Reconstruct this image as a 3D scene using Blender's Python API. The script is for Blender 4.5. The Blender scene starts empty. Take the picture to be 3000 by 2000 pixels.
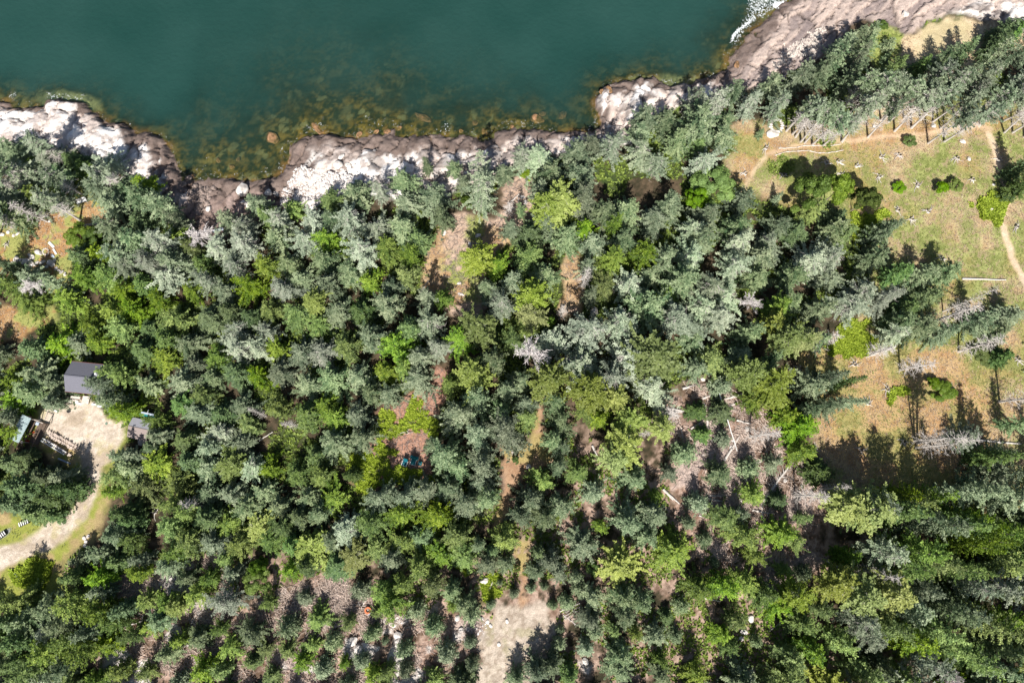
import bpy, bmesh, math, random
import numpy as np
from mathutils import Vector, Matrix, Euler

# ------------------------------------------------------------------ camera, sky, sun, exposure
SC = bpy.context.scene
COL = SC.collection
F_PX = 2075.0                       # focal length in pixels of the 3000 px wide photograph
TILT = math.atan(400.0 / F_PX)
CAM_Z = 119.0
cam_d = bpy.data.cameras.new('camera'); cam = bpy.data.objects.new('camera', cam_d); COL.objects.link(cam)
cam_d.sensor_width = 36.0; cam_d.lens = 36.0 * F_PX / 3000.0
cam_d.clip_start = 0.5; cam_d.clip_end = 20000
cam.location = (0, 0, CAM_Z); cam.rotation_euler = (TILT, 0, 0)
SC.camera = cam

SUN_EL = math.radians(50); SHADOW_AZ = math.radians(4)   # shadows fall towards +Y, a touch to +X
world = bpy.data.worlds.new('World'); SC.world = world; world.use_nodes = True
wn = world.node_tree; bg = wn.nodes['Background']
sky = wn.nodes.new('ShaderNodeTexSky'); sky.sky_type = 'NISHITA'; sky.sun_disc = False
sky.sun_elevation = SUN_EL; sky.sun_rotation = math.pi + SHADOW_AZ
wn.links.new(sky.outputs['Color'], bg.inputs['Color']); bg.inputs['Strength'].default_value = 0.052
sun_d = bpy.data.lights.new('sun', 'SUN'); sun = bpy.data.objects.new('sun', sun_d); COL.objects.link(sun)
sun_d.energy = 5.0; sun_d.angle = math.radians(0.5); sun_d.color = (1.0, 0.955, 0.88)
ld = Vector((math.sin(SHADOW_AZ) * math.cos(SUN_EL), math.cos(SHADOW_AZ) * math.cos(SUN_EL), -math.sin(SUN_EL)))
sun.rotation_euler = ld.to_track_quat('-Z', 'Y').to_euler(); sun.location = (0, -60, 90)
SC.view_settings.view_transform = 'Standard'; SC.view_settings.look = 'None'
SC.view_settings.exposure = 0.62; SC.view_settings.gamma = 1.0
SC.view_settings.use_curve_mapping = False
SC.cycles.max_bounces = 5; SC.cycles.diffuse_bounces = 3; SC.cycles.transparent_max_bounces = 6

# ------------------------------------------------------------------ numpy helpers
rng = np.random.default_rng(7); random.seed(7)
ca, sa = math.cos(TILT), math.sin(TILT)

def unproj(u, v, z):
    u = np.asarray(u, float); v = np.asarray(v, float)
    dx = u - 1500.0; yc = 1000.0 - v
    dy = yc * ca + F_PX * sa; dz = yc * sa - F_PX * ca
    t = (z - CAM_Z) / dz
    return dx * t, dy * t, t          # t = metres per pixel there

def proj(x, y, z):
    zz = z - CAM_Z
    yc = y * ca + zz * sa; dc = -(-y * sa + zz * ca)
    return 1500.0 + x / dc * F_PX, 1000.0 - yc / dc * F_PX

def sm(a, b, x):
    t = np.clip((x - a) / (b - a), 0, 1); return t * t * (3 - 2 * t)

def hsh(ix, iy, s):
    h = (ix.astype(np.int64) * 374761393 + iy.astype(np.int64) * 668265263 + s * 2246822519) & 0xFFFFFFFF
    h = ((h ^ (h >> 13)) * 1274126177) & 0xFFFFFFFF
    h = ((h ^ (h >> 16)) * 2654435769) & 0xFFFFFFFF
    return ((h ^ (h >> 15)) & 0xFFFFFF) / float(0xFFFFFF)

def vnoise(x, y, s):
    ix = np.floor(x); iy = np.floor(y); fx = x - ix; fy = y - iy
    fx = fx * fx * (3 - 2 * fx); fy = fy * fy * (3 - 2 * fy)
    a = hsh(ix, iy, s); b = hsh(ix + 1, iy, s); c = hsh(ix, iy + 1, s); d = hsh(ix + 1, iy + 1, s)
    return (a * (1 - fx) + b * fx) * (1 - fy) + (c * (1 - fx) + d * fx) * fy

def fbm(x, y, s, o=4):
    r = 0; amp = 1; tot = 0
    for k in range(o):
        r = r + amp * vnoise(x * 2 ** k + 17.3 * k, y * 2 ** k - 9.1 * k, s + k); tot += amp; amp *= .5
    return r / tot

def voro(x, y, s):
    ix = np.floor(x); iy = np.floor(y)
    f1 = np.full(x.shape, 9.0); f2 = np.full(x.shape, 9.0); cid = np.zeros(x.shape)
    for dx in (-1, 0, 1):
        for dy in (-1, 0, 1):
            cx = ix + dx; cy = iy + dy
            px = cx + .15 + .7 * hsh(cx, cy, s); py = cy + .15 + .7 * hsh(cx, cy, s + 5)
            d = np.hypot(px - x, py - y); new = d < f1
            f2 = np.where(new, f1, np.minimum(f2, d)); cid = np.where(new, hsh(cx, cy, s + 9), cid)
            f1 = np.where(new, d, f1)
    return f1, f2, cid

def inside(poly, x, y):
    r = np.zeros(x.shape, bool); n = len(poly)
    for i in range(n):
        x1, y1 = poly[i]; x2, y2 = poly[(i + 1) % n]
        if y1 == y2: continue
        c = ((y1 > y) != (y2 > y)) & (x < (x2 - x1) * (y - y1) / (y2 - y1) + x1)
        r ^= c
    return r

def polydist(pts, x, y, closed=True):
    d = np.full(x.shape, 1e9); n = len(pts)
    for i in range(n if closed else n - 1):
        x1, y1 = pts[i]; x2, y2 = pts[(i + 1) % n]
        ex, ey = x2 - x1, y2 - y1; L = ex * ex + ey * ey + 1e-9
        t = np.clip(((x - x1) * ex + (y - y1) * ey) / L, 0, 1)
        d = np.minimum(d, np.hypot(x - x1 - t * ex, y - y1 - t * ey))
    return d

def Z(ox, oy, s, pts):              # points read off an enlarged crop, back to photo pixels
    return [(ox + a / s, oy + b / s) for a, b in pts]

# ------------------------------------------------------------------ where things are (photo pixels)
COAST = [(-400, 250), (-100, 285), (0, 302), (27, 304), (38, 320), (80, 318), (128, 312), (134, 299), (174, 291), (214, 296), (257, 304),
 (268, 323), (292, 334), (295, 345), (361, 363), (380, 371), (401, 393), (428, 390), (469, 400), (486, 416), (509, 454), (523, 495), (530, 527),
 (560, 530), (647, 528), (737, 528), (800, 522), (829, 510), (836, 486), (855, 459), (856, 426), (884, 406), (950, 396), (1035, 404), (1081, 399),
 (1130, 396), (1136, 378), (1150, 378), (1156, 398), (1173, 403), (1265, 396), (1301, 401), (1386, 400), (1410, 411), (1451, 404), (1454, 388), (1539, 376),
 (1607, 384), (1658, 390), (1702, 390), (1740, 392), (1757, 380), (1753, 343), (1743, 323), (1750, 292), (1764, 265), (1794, 248), (1828, 241), (1879, 231),
 (1930, 234), (1974, 252), (2025, 246), (2075, 226), (2127, 205), (2132, 173), (2157, 155), (2193, 108), (2250, 45), (2310, 5), (2380, -60), (2560, -200)]
ROCK = [(-400, 430), (0, 430), (60, 412), (120, 410), (190, 440), (240, 445), (300, 462), (330, 490), (400, 530), (440, 590), (490, 650), (540, 690), (620, 710),
 (700, 660), (760, 640), (830, 620), (920, 600), (1000, 570), (1100, 570), (1180, 590), (1270, 585), (1350, 545), (1420, 520), (1480, 490), (1560, 455), (1660, 445),
 (1740, 420), (1850, 415), (1900, 350), (1960, 320), (2060, 285), (2160, 260), (2300, 215), (2420, 150), (2500, 70), (2530, 40), (2610, 60), (2630, 110), (2690, 80), (2720, 55),
 (2800, 30), (2860, 40), (2920, 55), (2950, 60), (3010, 110), (3400, 200), (3400, -400), (2400, -400), (0, 0), (-400, 0)]
STRATA = [(2100, 260), (2130, 150), (2300, -50), (2500, -300), (3300, -300), (3300, 60), (2870, -5), (2800, 30), (2640, 120), (2560, 190), (2420, 170), (2300, 240), (2150, 290)]
COVE = [(520, 500), (560, 540), (500, 640), (560, 720), (700, 700), (800, 620), (850, 600), (860, 520), (800, 500), (700, 490)]
MEADOW = [(2140, 350), (2200, 340), (2300, 360), (2480, 330), (2700, 300), (3100, 260), (3400, 300), (3400, 1500), (2800, 1520), (2560, 1460), (2420, 1460), (2380, 1340), (2370, 1260), (2400, 1200),
 (2330, 1130), (2330, 1020), (2480, 960), (2560, 860), (2520, 700), (2300, 600), (2170, 560), (2120, 460), (2150, 430)]
TANTOP = [(2590, 140), (2650, 110), (2700, 75), (2780, 45), (2860, 50), (2910, 55), (2960, 90), (3000, 110), (3000, 160), (2900, 200), (2820, 260), (2700, 300), (2600, 330), (2540, 320), (2560, 270), (2620, 210)]
GREENTOP = [(2555, 70), (2600, 60), (2660, 90), (2650, 130), (2620, 180), (2570, 210), (2550, 150)]
ORANGE = [(2170, 360), (2280, 395), (2330, 420), (2440, 400), (2700, 345), (2870, 330), (2950, 330), (2960, 380), (2850, 390), (2700, 400), (2560, 420), (2450, 440), (2300, 450), (2220, 480), (2190, 560), (2150, 500)]
ORANGE2 = [(2340, 1030), (2500, 1040), (2640, 1020), (2800, 1020), (2870, 1150), (2880, 1320), (2760, 1480), (2500, 1400), (2390, 1300), (2380, 1180), (2330, 1130)]
TRAIL = [(2894, 392), (2908, 430), (2916, 480), (2925, 520), (2935, 545), (2938, 600), (2922, 650), (2935, 700), (2952, 750), (2975, 810), (3010, 880), (3080, 960)]
TRAIL2 = [(2160, 600), (2210, 500), (2250, 445), (2370, 420), (2560, 400), (2690, 395), (2850, 370), (2900, 380)]
TRAIL3 = [(2680, 390), (2700, 430)]
YARD = [(205, 1160), (262, 1175), (300, 1190), (320, 1230), (345, 1242), (375, 1240), (370, 1270), (362, 1305), (340, 1340), (318, 1370), (312, 1420), (300, 1460), (270, 1510), (230, 1560), (180, 1600),
 (100, 1625), (50, 1650), (0, 1690), (-80, 1730), (-80, 1670), (0, 1610), (40, 1590), (110, 1570), (160, 1530), (210, 1490), (245, 1450), (262, 1400), (255, 1350), (230, 1310), (190, 1290), (130, 1270), (120, 1240), (135, 1190), (160, 1170)]
YARDGRASS = [(205, 1160), (340, 1235), (380, 1240), (375, 1310), (330, 1380), (330, 1480), (300, 1560), (200, 1650), (260, 1740), (60, 1760), (-60, 1760), (-60, 1500), (100, 1500), (200, 1450), (240, 1380), (100, 1300), (100, 1230), (130, 1180)]
SLATE = [(0, 1570), (25, 1550), (50, 1548), (45, 1562), (10, 1585), (0, 1590), (-40, 1600), (-40, 1575)]
LEFTGRASS = [(-60, 640), (90, 640), (170, 560), (210, 540), (290, 560), (300, 620), (230, 700), (215, 760), (220, 880), (150, 850), (60, 830), (-60, 850)]
LEFTGRASS2 = [(-60, 900), (60, 900), (150, 900), (170, 940), (110, 960), (60, 1000), (-60, 1020)]
CENTRE = [(1485, 490), (1560, 480), (1570, 560), (1590, 600), (1530, 660), (1460, 740), (1420, 790), (1420, 920), (1330, 930), (1240, 880), (1235, 800), (1255, 720), (1300, 650), (1345, 620), (1400, 630), (1440, 640), (1475, 580)]
CENTGREEN = [(1360, 640), (1400, 620), (1430, 650), (1400, 690), (1370, 700)]
CENTGREEN2 = [(1300, 745), (1380, 720), (1440, 740), (1410, 790), (1400, 880), (1320, 870), (1290, 800)]
STRIP4 = [(1655, 740), (1700, 740), (1720, 830), (1700, 920), (1640, 930)]
FERNCLEAR = Z(1000, 900, 2.24, [(600, 400), (700, 400), (690, 560), (665, 650), (625, 760), (590, 900), (610, 1080), (450, 1150), (250, 1180), (130, 1240), (80, 1150), (90, 950), (200, 860), (240, 760), (250, 690), (420, 590), (590, 480)])
FERN1 = Z(1000, 900, 2.24, [(480, 600), (540, 640), (530, 700), (620, 720), (590, 840), (560, 830), (480, 790), (380, 830), (290, 850), (300, 920), (340, 950), (270, 1020), (370, 1040), (560, 1060), (600, 1120), (450, 1170), (250, 1170), (210, 1180), (240, 1060),
 (150, 1230), (100, 1180), (100, 960), (170, 960), (250, 900), (240, 760), (330, 700), (440, 690)])
FERN2 = Z(2000, 650, 2.24, [(1020, 640), (1180, 700), (1250, 780), (1240, 870), (1130, 900), (1050, 895), (935, 830), (940, 790), (1050, 760)])
FERN3 = Z(2000, 0, 2.24, [(1150, 1430), (1300, 1380), (1340, 1480), (1200, 1600), (1130, 1540)])
FERN4 = Z(2000, 0, 2.24, [(1940, 1320), (2060, 1290), (2080, 1400), (2030, 1490), (1930, 1440)])
FERN5 = Z(1000, 1400, 2.352, [(860, 420), (910, 430), (900, 560), (870, 640), (790, 560), (850, 490)])
FERN6 = Z(1000, 1400, 2.352, [(1000, 680), (1080, 650), (1060, 760), (990, 840), (970, 780)])
FERN7 = Z(2000, 650, 2.24, [(1350, 1100), (1420, 1110), (1420, 1160), (1350, 1160)])
FERN8 = Z(0, 1400, 2.352, [(140, 600), (300, 550), (420, 600), (380, 730), (220, 700)])
PATH = Z(1000, 900, 2.24, [(1285, 630), (1325, 640), (1315, 760), (1335, 930), (1390, 960), (1360, 1050), (1230, 1130), (1115, 1200), (1095, 1350), (1030, 1490), (980, 1400), (1080, 1180), (1050, 950), (1100, 900), (1240, 890), (1270, 780)])
PATH2 = Z(1000, 1400, 2.352, [(1200, 420), (1300, 430), (1280, 560), (1270, 860), (1220, 870), (1240, 700), (1200, 600)])
GRAVEL2 = Z(1000, 1400, 2.352, [(1150, 850), (1200, 870), (1240, 835), (1300, 850), (1350, 825), (1400, 850), (1430, 920), (1480, 980), (1450, 1130), (1390, 1230), (1300, 1411), (1300, 1600), (850, 1600), (900, 1411), (950, 1200), (960, 1000), (1030, 930), (1070, 840)])
PALEROCK = [Z(1000, 1400, 2.352, p) for p in ([(270, 1000), (400, 930), (480, 930), (470, 970), (390, 1000), (360, 1050), (290, 1050)], [(370, 1050), (430, 1040), (440, 1110), (360, 1120)],
 [(50, 1090), (150, 1110), (260, 1130), (230, 1220), (110, 1230), (140, 1270), (90, 1310), (40, 1200)], [(780, 1040), (860, 1010), (830, 1100), (770, 1100)], [(1640, 1230), (1690, 1240), (1680, 1300), (1640, 1290)])]
SLASH = [(2000, 1130), (2080, 1100), (2150, 1140), (2230, 1200), (2330, 1260), (2390, 1330), (2420, 1450), (2390, 1560), (2360, 1700), (2240, 1760), (2150, 1700), (2060, 1600), (1960, 1500), (1970, 1360), (1920, 1260), (1920, 1180)]
SLASHB = [(330, 1700), (520, 1640), (640, 1620), (700, 1800), (900, 1700), (1050, 1690), (1150, 1780), (1320, 1780), (1420, 1800), (1400, 2000), (900, 2020), (600, 2000), (300, 2020), (360, 1850)]
PINKLITTER = Z(1000, 900, 2.24, [(480, 610), (640, 450), (690, 420), (670, 640), (640, 710), (540, 700)])

# ------------------------------------------------------------------ terrain fields
def axis(lo, hi, st, far, n):
    core = np.arange(lo, hi + st * .5, st)
    g = st * 1.0; r = (far / st) ** (1.0 / n); out = []; p = 0
    step = st
    for k in range(n):
        step *= 1.42; p += step; out.append(p)
    out = np.array(out); out *= 1.0
    return np.concatenate([lo - out[::-1], core, core[-1] + out])
GX = axis(-101, 101, 0.24, 0, 24); GY = axis(-37, 95, 0.24, 0, 24)
X, Y = np.meshgrid(GX, GY)                       # rows = y
cx0, cy0, _ = unproj([p[0] for p in COAST], [p[1] for p in COAST], 0.0)
coast_w = [(-6000.0, cy0[0] + 200)] + list(zip(cx0, cy0)) + [(cx0[-1] + 120, cy0[-1] + 130), (6000.0, 3500.0)]
land_poly = coast_w + [(6000.0, -6000.0), (-6000.0, -6000.0)]
WXw = X + 1.5 * (fbm(X / 2.2, Y / 2.2, 11) - .5) + .5 * (fbm(X / .5, Y / .5, 12, 2) - .5)
WYw = Y + 1.5 * (fbm(X / 2.2, Y / 2.2, 13) - .5) + .5 * (fbm(X / .5, Y / .5, 14, 2) - .5)
near = (np.abs(X) < 140) & (Y > 20) & (Y < 140)
SD = np.where(inside(land_poly, WXw, WYw), 1.0, -1.0) * polydist(coast_w, WXw, WYw, False)

U0, V0 = proj(X, Y, 3.0)                         # photo pixel of each ground point, to read the maps above
in_core = (np.abs(X) < 125) & (Y > -60) & (Y < 130)
nz1 = fbm(X / 1.6, Y / 1.6, 31) - .5; nz2 = fbm(X / 1.6, Y / 1.6, 41) - .5
UW = U0 + 42 * nz1; VW = V0 + 42 * nz2

def mask(poly, soft=10, warp=1.0):
    u = U0 + (UW - U0) * warp; v = V0 + (VW - V0) * warp
    xs = [p[0] for p in poly]; ys = [p[1] for p in poly]; m = np.zeros(X.shape)
    sel = in_core & (u > min(xs) - soft * 2) & (u < max(xs) + soft * 2) & (v > min(ys) - soft * 2) & (v < max(ys) + soft * 2)
    if not sel.any(): return m
    uu = u[sel]; vv = v[sel]
    d = polydist(poly, uu, vv) * np.where(inside(poly, uu, vv), 1, -1)
    m[sel] = sm(-soft, soft, d); return m

def linemask(line, w, soft=5):
    m = np.zeros(X.shape); sel = in_core & (U0 > min(p[0] for p in line) - 60) & (V0 > min(p[1] for p in line) - 60) & (V0 < max(p[1] for p in line) + 60)
    d = polydist(line, U0[sel] + .3 * (UW - U0)[sel], V0[sel] + .3 * (VW - V0)[sel], False); m[sel] = 1 - sm(w - soft, w + soft, d); return m

m_rock = mask(ROCK, 8, .6)
m_strata = mask(STRATA, 12, .4); m_cove = mask(COVE, 25, .6)
m_pale = sum(mask(p, 6, .7) for p in PALEROCK)

# fractured rock blocks: joints every few metres, each block at its own height
ang = math.radians(50)
def rockfield(sx, sy, rot, s):
    c, q = math.cos(rot), math.sin(rot)
    wx = X + 1.5 * (fbm(X / 3, Y / 3, s + 50) - .5) * 2 + .5 * (fbm(X / .8, Y / .8, s + 70) - .5); wy = Y + 1.5 * (fbm(X / 3, Y / 3, s + 60) - .5) * 2 + .5 * (fbm(X / .8, Y / .8, s + 80) - .5)
    a = (wx * c + wy * q) / sx; b = (-wx * q + wy * c) / sy
    f1, f2, cid = voro(a, b, s); return f2 - f1, cid
e1, c1 = rockfield(6.5, 2.4, math.radians(62), 3)
e2, c2 = rockfield(1.7, 1.1, math.radians(60), 4)
s1, k1 = rockfield(11.0, 1.7, ang, 5)
s2, k2 = rockfield(3.2, .7, ang, 6)
crack = (1 - sm(.008, .055, e1)) * sm(.25, .5, fbm(X / 2.5, Y / 2.5, 78) + .12); crack2 = (1 - sm(.02, .09, e2)) * sm(.35, .6, fbm(X / 5, Y / 5, 77))
scrack = 1 - sm(.01, .07, s1); scrack2 = (1 - sm(.02, .12, s2)) * .6
blk = (.55 * c1 + .16 * c2 + .42 * sm(0, .5, e1) + .35 * fbm(X / 1.3, Y / 1.3, 79) + .30 * np.abs(fbm(X / .8, Y / .8, 81, 3) - .5) * 2) - .50 * crack - .20 * crack2
sblk = (.50 * k1 + .16 * k2 + .12 * sm(0, .5, s1) + .22 * fbm(X / .9, Y / .9, 82)) - .45 * scrack - .14 * scrack2
blk = blk * (1 - m_strata) + sblk * m_strata

drop = np.interp(U0, [0, 450, 560, 800, 1000, 1500, 1700, 1800, 2050, 2200], [.30, .42, .17, .17, .15, .20, .3, .34, .24, .22])
rise = np.interp(U0, [0, 520, 560, 820, 900, 1650, 1740, 2000, 2200], [1.7, 1.6, .55, .55, 1.2, 1.2, 2.0, 1.7, 1.2])
landz = rise * (1 - np.exp(-np.maximum(SD, 0) / 2.2)) + .05 * np.maximum(SD, 0) * sm(2, 12, SD)
landz = np.minimum(landz, 7 + 0 * landz) + .5 * (fbm(X / 9, Y / 9, 21) - .5) * sm(1, 10, SD)
landz += .16 * (fbm(X / .9, Y / .9, 22, 3) - .5) * (1 - m_rock)
landz += m_rock * sm(-.5, 1.2, SD) * (1.25 * blk - .5)
landz += m_pale * (.35 * blk)
sea = np.maximum(SD, -90) * drop * .8 - .08
sea += (1.1 * (fbm(X / 4.5, Y / 4.5, 23) - .5) + .22 * (fbm(X / .7, Y / .7, 24, 2) - .5)) * sm(0, -3, SD)
sea += .20 * (blk - .4) * sm(-9, -1, SD) * sm(0, -.6, SD)
ledge = mask([(70, 240), (120, 232), (200, 238), (262, 262), (270, 300), (200, 300), (100, 300), (72, 270)], 10, .4)
ledge2 = mask([(1850, 195), (1900, 205), (1960, 190), (2060, 200), (2060, 240), (1880, 235)], 10, .6)
sea = np.where(ledge > .02, sea * (1 - ledge) + ledge * (-.42 - .35 * crack), sea)
sea = np.where(ledge2 > .02, sea * (1 - .7 * ledge2) + .7 * ledge2 * (-.35 - .3 * crack), sea)
HZ = np.where(SD > 0, landz, sea)
far = sm(110, 400, np.hypot(X, Y)); HZ = np.where(SD > 0, HZ * (1 - far) + far * (6 + 0 * HZ), np.maximum(HZ * (1 - far) - 14 * far, -14))

def hz(x, y):
    x = np.atleast_1d(np.asarray(x, float)); y = np.atleast_1d(np.asarray(y, float))
    i = np.clip(np.searchsorted(GX, x) - 1, 0, len(GX) - 2); j = np.clip(np.searchsorted(GY, y) - 1, 0, len(GY) - 2)
    fx = np.clip((x - GX[i]) / (GX[i + 1] - GX[i]), 0, 1); fy = np.clip((y - GY[j]) / (GY[j + 1] - GY[j]), 0, 1)
    return (HZ[j, i] * (1 - fx) + HZ[j, i + 1] * fx) * (1 - fy) + (HZ[j + 1, i] * (1 - fx) + HZ[j + 1, i + 1] * fx) * fy
def samp(G, x, y):
    i = np.clip(np.searchsorted(GX, x), 0, len(GX) - 1); j = np.clip(np.searchsorted(GY, y), 0, len(GY) - 1); return G[j, i]
def gpt(u, v, up=0.0):              # photo pixel -> point on (or up above) the ground
    z = 3.0
    for _ in range(6):
        x, y, t = unproj(u, v, z + up); z = float(hz(x, y)[0])
    return float(x), float(y), z, float(t)

# ------------------------------------------------------------------ ground colours (what the ground is made of)
def lerp(c, tgt, m):
    return c * (1 - m[..., None]) + np.asarray(tgt) * m[..., None] if np.ndim(tgt) == 1 else c * (1 - m[..., None]) + tgt * m[..., None]
def two(a, b, t): return np.asarray(a) * (1 - t[..., None]) + np.asarray(b) * t[..., None]
nA = fbm(X / 4.5, Y / 4.5, 101); nB = fbm(X / 1.1, Y / 1.1, 102); nC = fbm(X / .42, Y / .42, 103, 2); nD = fbm(X / 9, Y / 9, 104, 3)
nE = hsh(np.round(X / .24), np.round(Y / .24), 105)
col = two((.035, .032, .018), (.12, .085, .055), sm(.3, .75, nB * .6 + nC * .4))            # forest floor: needles and litter
col = lerp(col, (.05, .085, .022), .75 * sm(.45, .62, nA))
_fl = np.clip(sm(1150, 1400, V0) * sm(1350, 1650, U0) * sm(2750, 2450, U0) + sm(1560, 1680, V0) * sm(2750, 2450, U0), 0, 1) * in_core
col = lerp(col, two((.20, .125, .09), (.50, .36, .29), sm(.3, .7, nC * .6 + nB * .4)), .85 * _fl * sm(.36, .52, nB * .4 + nA * .6))
tan = two((.40, .29, .16), (.56, .44, .29), sm(.3, .7, nB * .5 + nC * .5)); org = two((.36, .20, .09), (.48, .32, .16), sm(.3, .7, nB)); grn = two((.17, .20, .055), (.31, .33, .12), sm(.3, .7, nC))
gmix = two((0, 0, 0), (0, 0, 0), nA)
gmix = lerp(tan, grn, sm(.34, .56, nA * .5 + nB * .3 + nC * .2)); gmix = lerp(gmix, org, .45 * sm(.54, .68, nD)); gmix = lerp(gmix, (.33, .24, .16), .75 * sm(.58, .68, nB * .7 + nC * .3)); gmix = lerp(gmix, (.20, .23, .07), .7 * sm(.60, .70, fbm(X / 2.6, Y / 2.6, 161)))
m_mead = mask(MEADOW, 14); col = lerp(col, gmix, m_mead)
m_or = np.maximum(mask(ORANGE, 18), mask(ORANGE2, 24)); col = lerp(col, lerp(org, grn, .55 * sm(.52, .64, nA)), m_or * .75)
m_tan = mask(TANTOP, 9); col = lerp(col, lerp(two((.50, .38, .23), (.64, .52, .35), nB), grn, .25 * sm(.5, .62, nA)), m_tan)
m_gt = mask(GREENTOP, 9); col = lerp(col, lerp(grn, (.30, .38, .08), .5 * nB), m_gt)
m_yg = mask(YARDGRASS, 14); col = lerp(col, lerp(two((.34, .25, .12), (.42, .33, .17), nB), (.26, .28, .06), sm(.36, .54, nA * .6 + nB * .4)), m_yg)
m_lg = np.maximum(mask(LEFTGRASS, 12), mask(LEFTGRASS2, 10)); col = lerp(col, lerp(org, (.30, .31, .10), sm(.42, .58, nA * .5 + nB * .5)), m_lg)
m_ce = np.maximum(mask(CENTRE, 12), mask(STRIP4, 10)); col = lerp(col, lerp(two((.40, .27, .20), (.58, .44, .34), nC), lerp(org, tan, .3 + 0 * nA), .9 * sm(.42, .55, nA)), m_ce)
m_cg = np.maximum(mask(CENTGREEN, 10), mask(CENTGREEN2, 16) * sm(.4, .6, nB)); col = lerp(col, (.27, .32, .08), m_cg * .9)
m_fc = mask(FERNCLEAR, 10); col = lerp(col, two((.30, .14, .09), (.50, .30, .22), nC), m_fc)
m_path = np.maximum(mask(PATH, 8, .6), mask(PATH2, 8, .9) * sm(.36, .5, nB)); col = lerp(col, lerp(two((.30, .165, .095), (.46, .31, .20), nC), (.34, .31, .10), .6 * sm(.5, .6, nA)), m_path)
m_sl = np.maximum(mask(SLASH, 34, 1.6), mask(SLASHB, 34, 1.6)); m_sl = m_sl * (.45 + .55 * sm(.36, .54, nA * .6 + nB * .4)); col = lerp(col, lerp(two((.22, .13, .095), (.52, .37, .30), sm(.3, .7, nC * .6 + nB * .4)), (.60, .50, .46), .6 * sm(.56, .66, nA)), m_sl * .95)
m_slate = mask(SLATE, 5, .4); col = lerp(col, two((.12, .12, .15), (.35, .36, .40), nE), m_slate)
m_yard = mask(YARD, 9, .5); gv = two((.47, .39, .31), (.66, .57, .48), sm(.25, .75, nC * .7 + nB * .3)); gv = lerp(gv, (.33, .25, .17), .5 * sm(.50, .62, fbm(X / 3.2, Y / 3.2, 141))); gv = lerp(gv, (.46, .40, .20), .55 * sm(.53, .66, nA * .35 + nB * .65))
col = lerp(col, gv, m_yard)
m_g2 = mask(GRAVEL2, 14, 1.7); gv2 = two((.32, .255, .20), (.54, .46, .38), sm(.3, .7, nC * .7 + nB * .3)); gv2 = lerp(gv2, (.30, .27, .15), .55 * sm(.50, .62, nB * .5 + nA * .5)); gv2 = lerp(gv2, (.60, .50, .42), .5 * sm(.55, .65, fbm(X / 4, Y / 4, 142))); col = lerp(col, gv2, m_g2)
m_tr = np.maximum(np.maximum(linemask(TRAIL, 9), linemask(TRAIL2, 7) * .6), linemask(TRAIL3, 7) * .6) * (m_mead > .1)
col = lerp(col, two((.58, .42, .29), (.72, .56, .42), nB), m_tr * .85)
m_pale = np.maximum(m_pale, mask(SLASHB, 20) * sm(.60, .66, fbm(X / 3.4, Y / 3.4, 171)))
col = lerp(col, two((.46, .41, .38), (.70, .66, .63), nB), m_pale * sm(.3, .5, nB + .2))
# ledges: bleached granite above the spray line, dark and weedy at the waterline
white = two((.64, .57, .53), (.86, .83, .81), sm(.25, .7, nB * .5 + c1 * .5)); white = lerp(white, (.44, .33, .28), .6 * sm(.54, .66, nA)); white = lerp(white, (.30, .25, .23), .7 * sm(.62, .72, fbm(X / 1.8, Y / 1.8, 131)))
mauve = two((.20, .145, .125), (.36, .27, .24), sm(.3, .7, nB * .5 + c1 * .5)); stratc = two((.26, .21, .20), (.50, .40, .35), sm(.25, .8, k1 * .55 + nB * .3 + k2 * .3))
dark = two((.09, .065, .055), (.22, .17, .15), nB); weed = two((.26, .11, .03), (.36, .24, .10), nB)
rc = lerp(lerp(white, (.20, .165, .15), .75 * sm(.56, .64, fbm(X / 3.0, Y / 1.6, 191)) * sm(700, 900, U0)), mauve, m_cove); rc = lerp(rc, stratc, m_strata)
hrel = HZ + .5 * (nA - .5)
tide = np.interp(U0, [0, 500, 850, 1000, 1150, 1450, 1700, 1760, 2000, 2200], [.45, .6, 1.5, 1.2, 1.0, 1.0, .7, .6, .8, .5])
tdd = np.interp(U0, [0, 200, 400, 500, 850, 1000, 1150, 1450, 1560, 1700, 1760, 2000, 2200], [1.5, 1.6, 2.6, 3.0, 4.8, 4.2, 3.4, 2.9, 2.4, 1.8, 2.0, 1.9, 2.8])
rc = lerp(dark * 1.2, rc, sm(tdd * .8, tdd * 1.3, SD + 3.4 * (nA - .5) + 2.2 * (c1 - .5) + 1.0 * (c2 - .5)))
rc = lerp(rc, weed, .75 * sm(.42, .58, nA) * (1 - sm(.02, .25, hrel)) * (1 - .4 * m_strata))
tk = np.maximum(crack * (1 - m_strata), scrack * m_strata); rc = lerp(rc, (.05, .04, .04), .75 * tk); rc = lerp(rc, (.16, .12, .11), .6 * np.maximum(crack2 * (1 - m_strata), scrack2 * m_strata))
pebz = m_rock * mask([(860, 480), (960, 490), (1030, 480), (1020, 560), (940, 610), (840, 620), (800, 580), (830, 530)], 12, .5)
col = lerp(col, rc, m_rock * (1 - m_tan) * (1 - m_gt))
col = lerp(col, (.16, .22, .03), .8 * np.maximum.reduce([mask(p, 16, 1.6) for p in (FERN2, FERN3, FERN4, FERN5, FERN6, FERN8)] + [mask(FERN1, 18, 1.8) * sm(.40, .52, nB * .6 + nC * .4)]))
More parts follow.
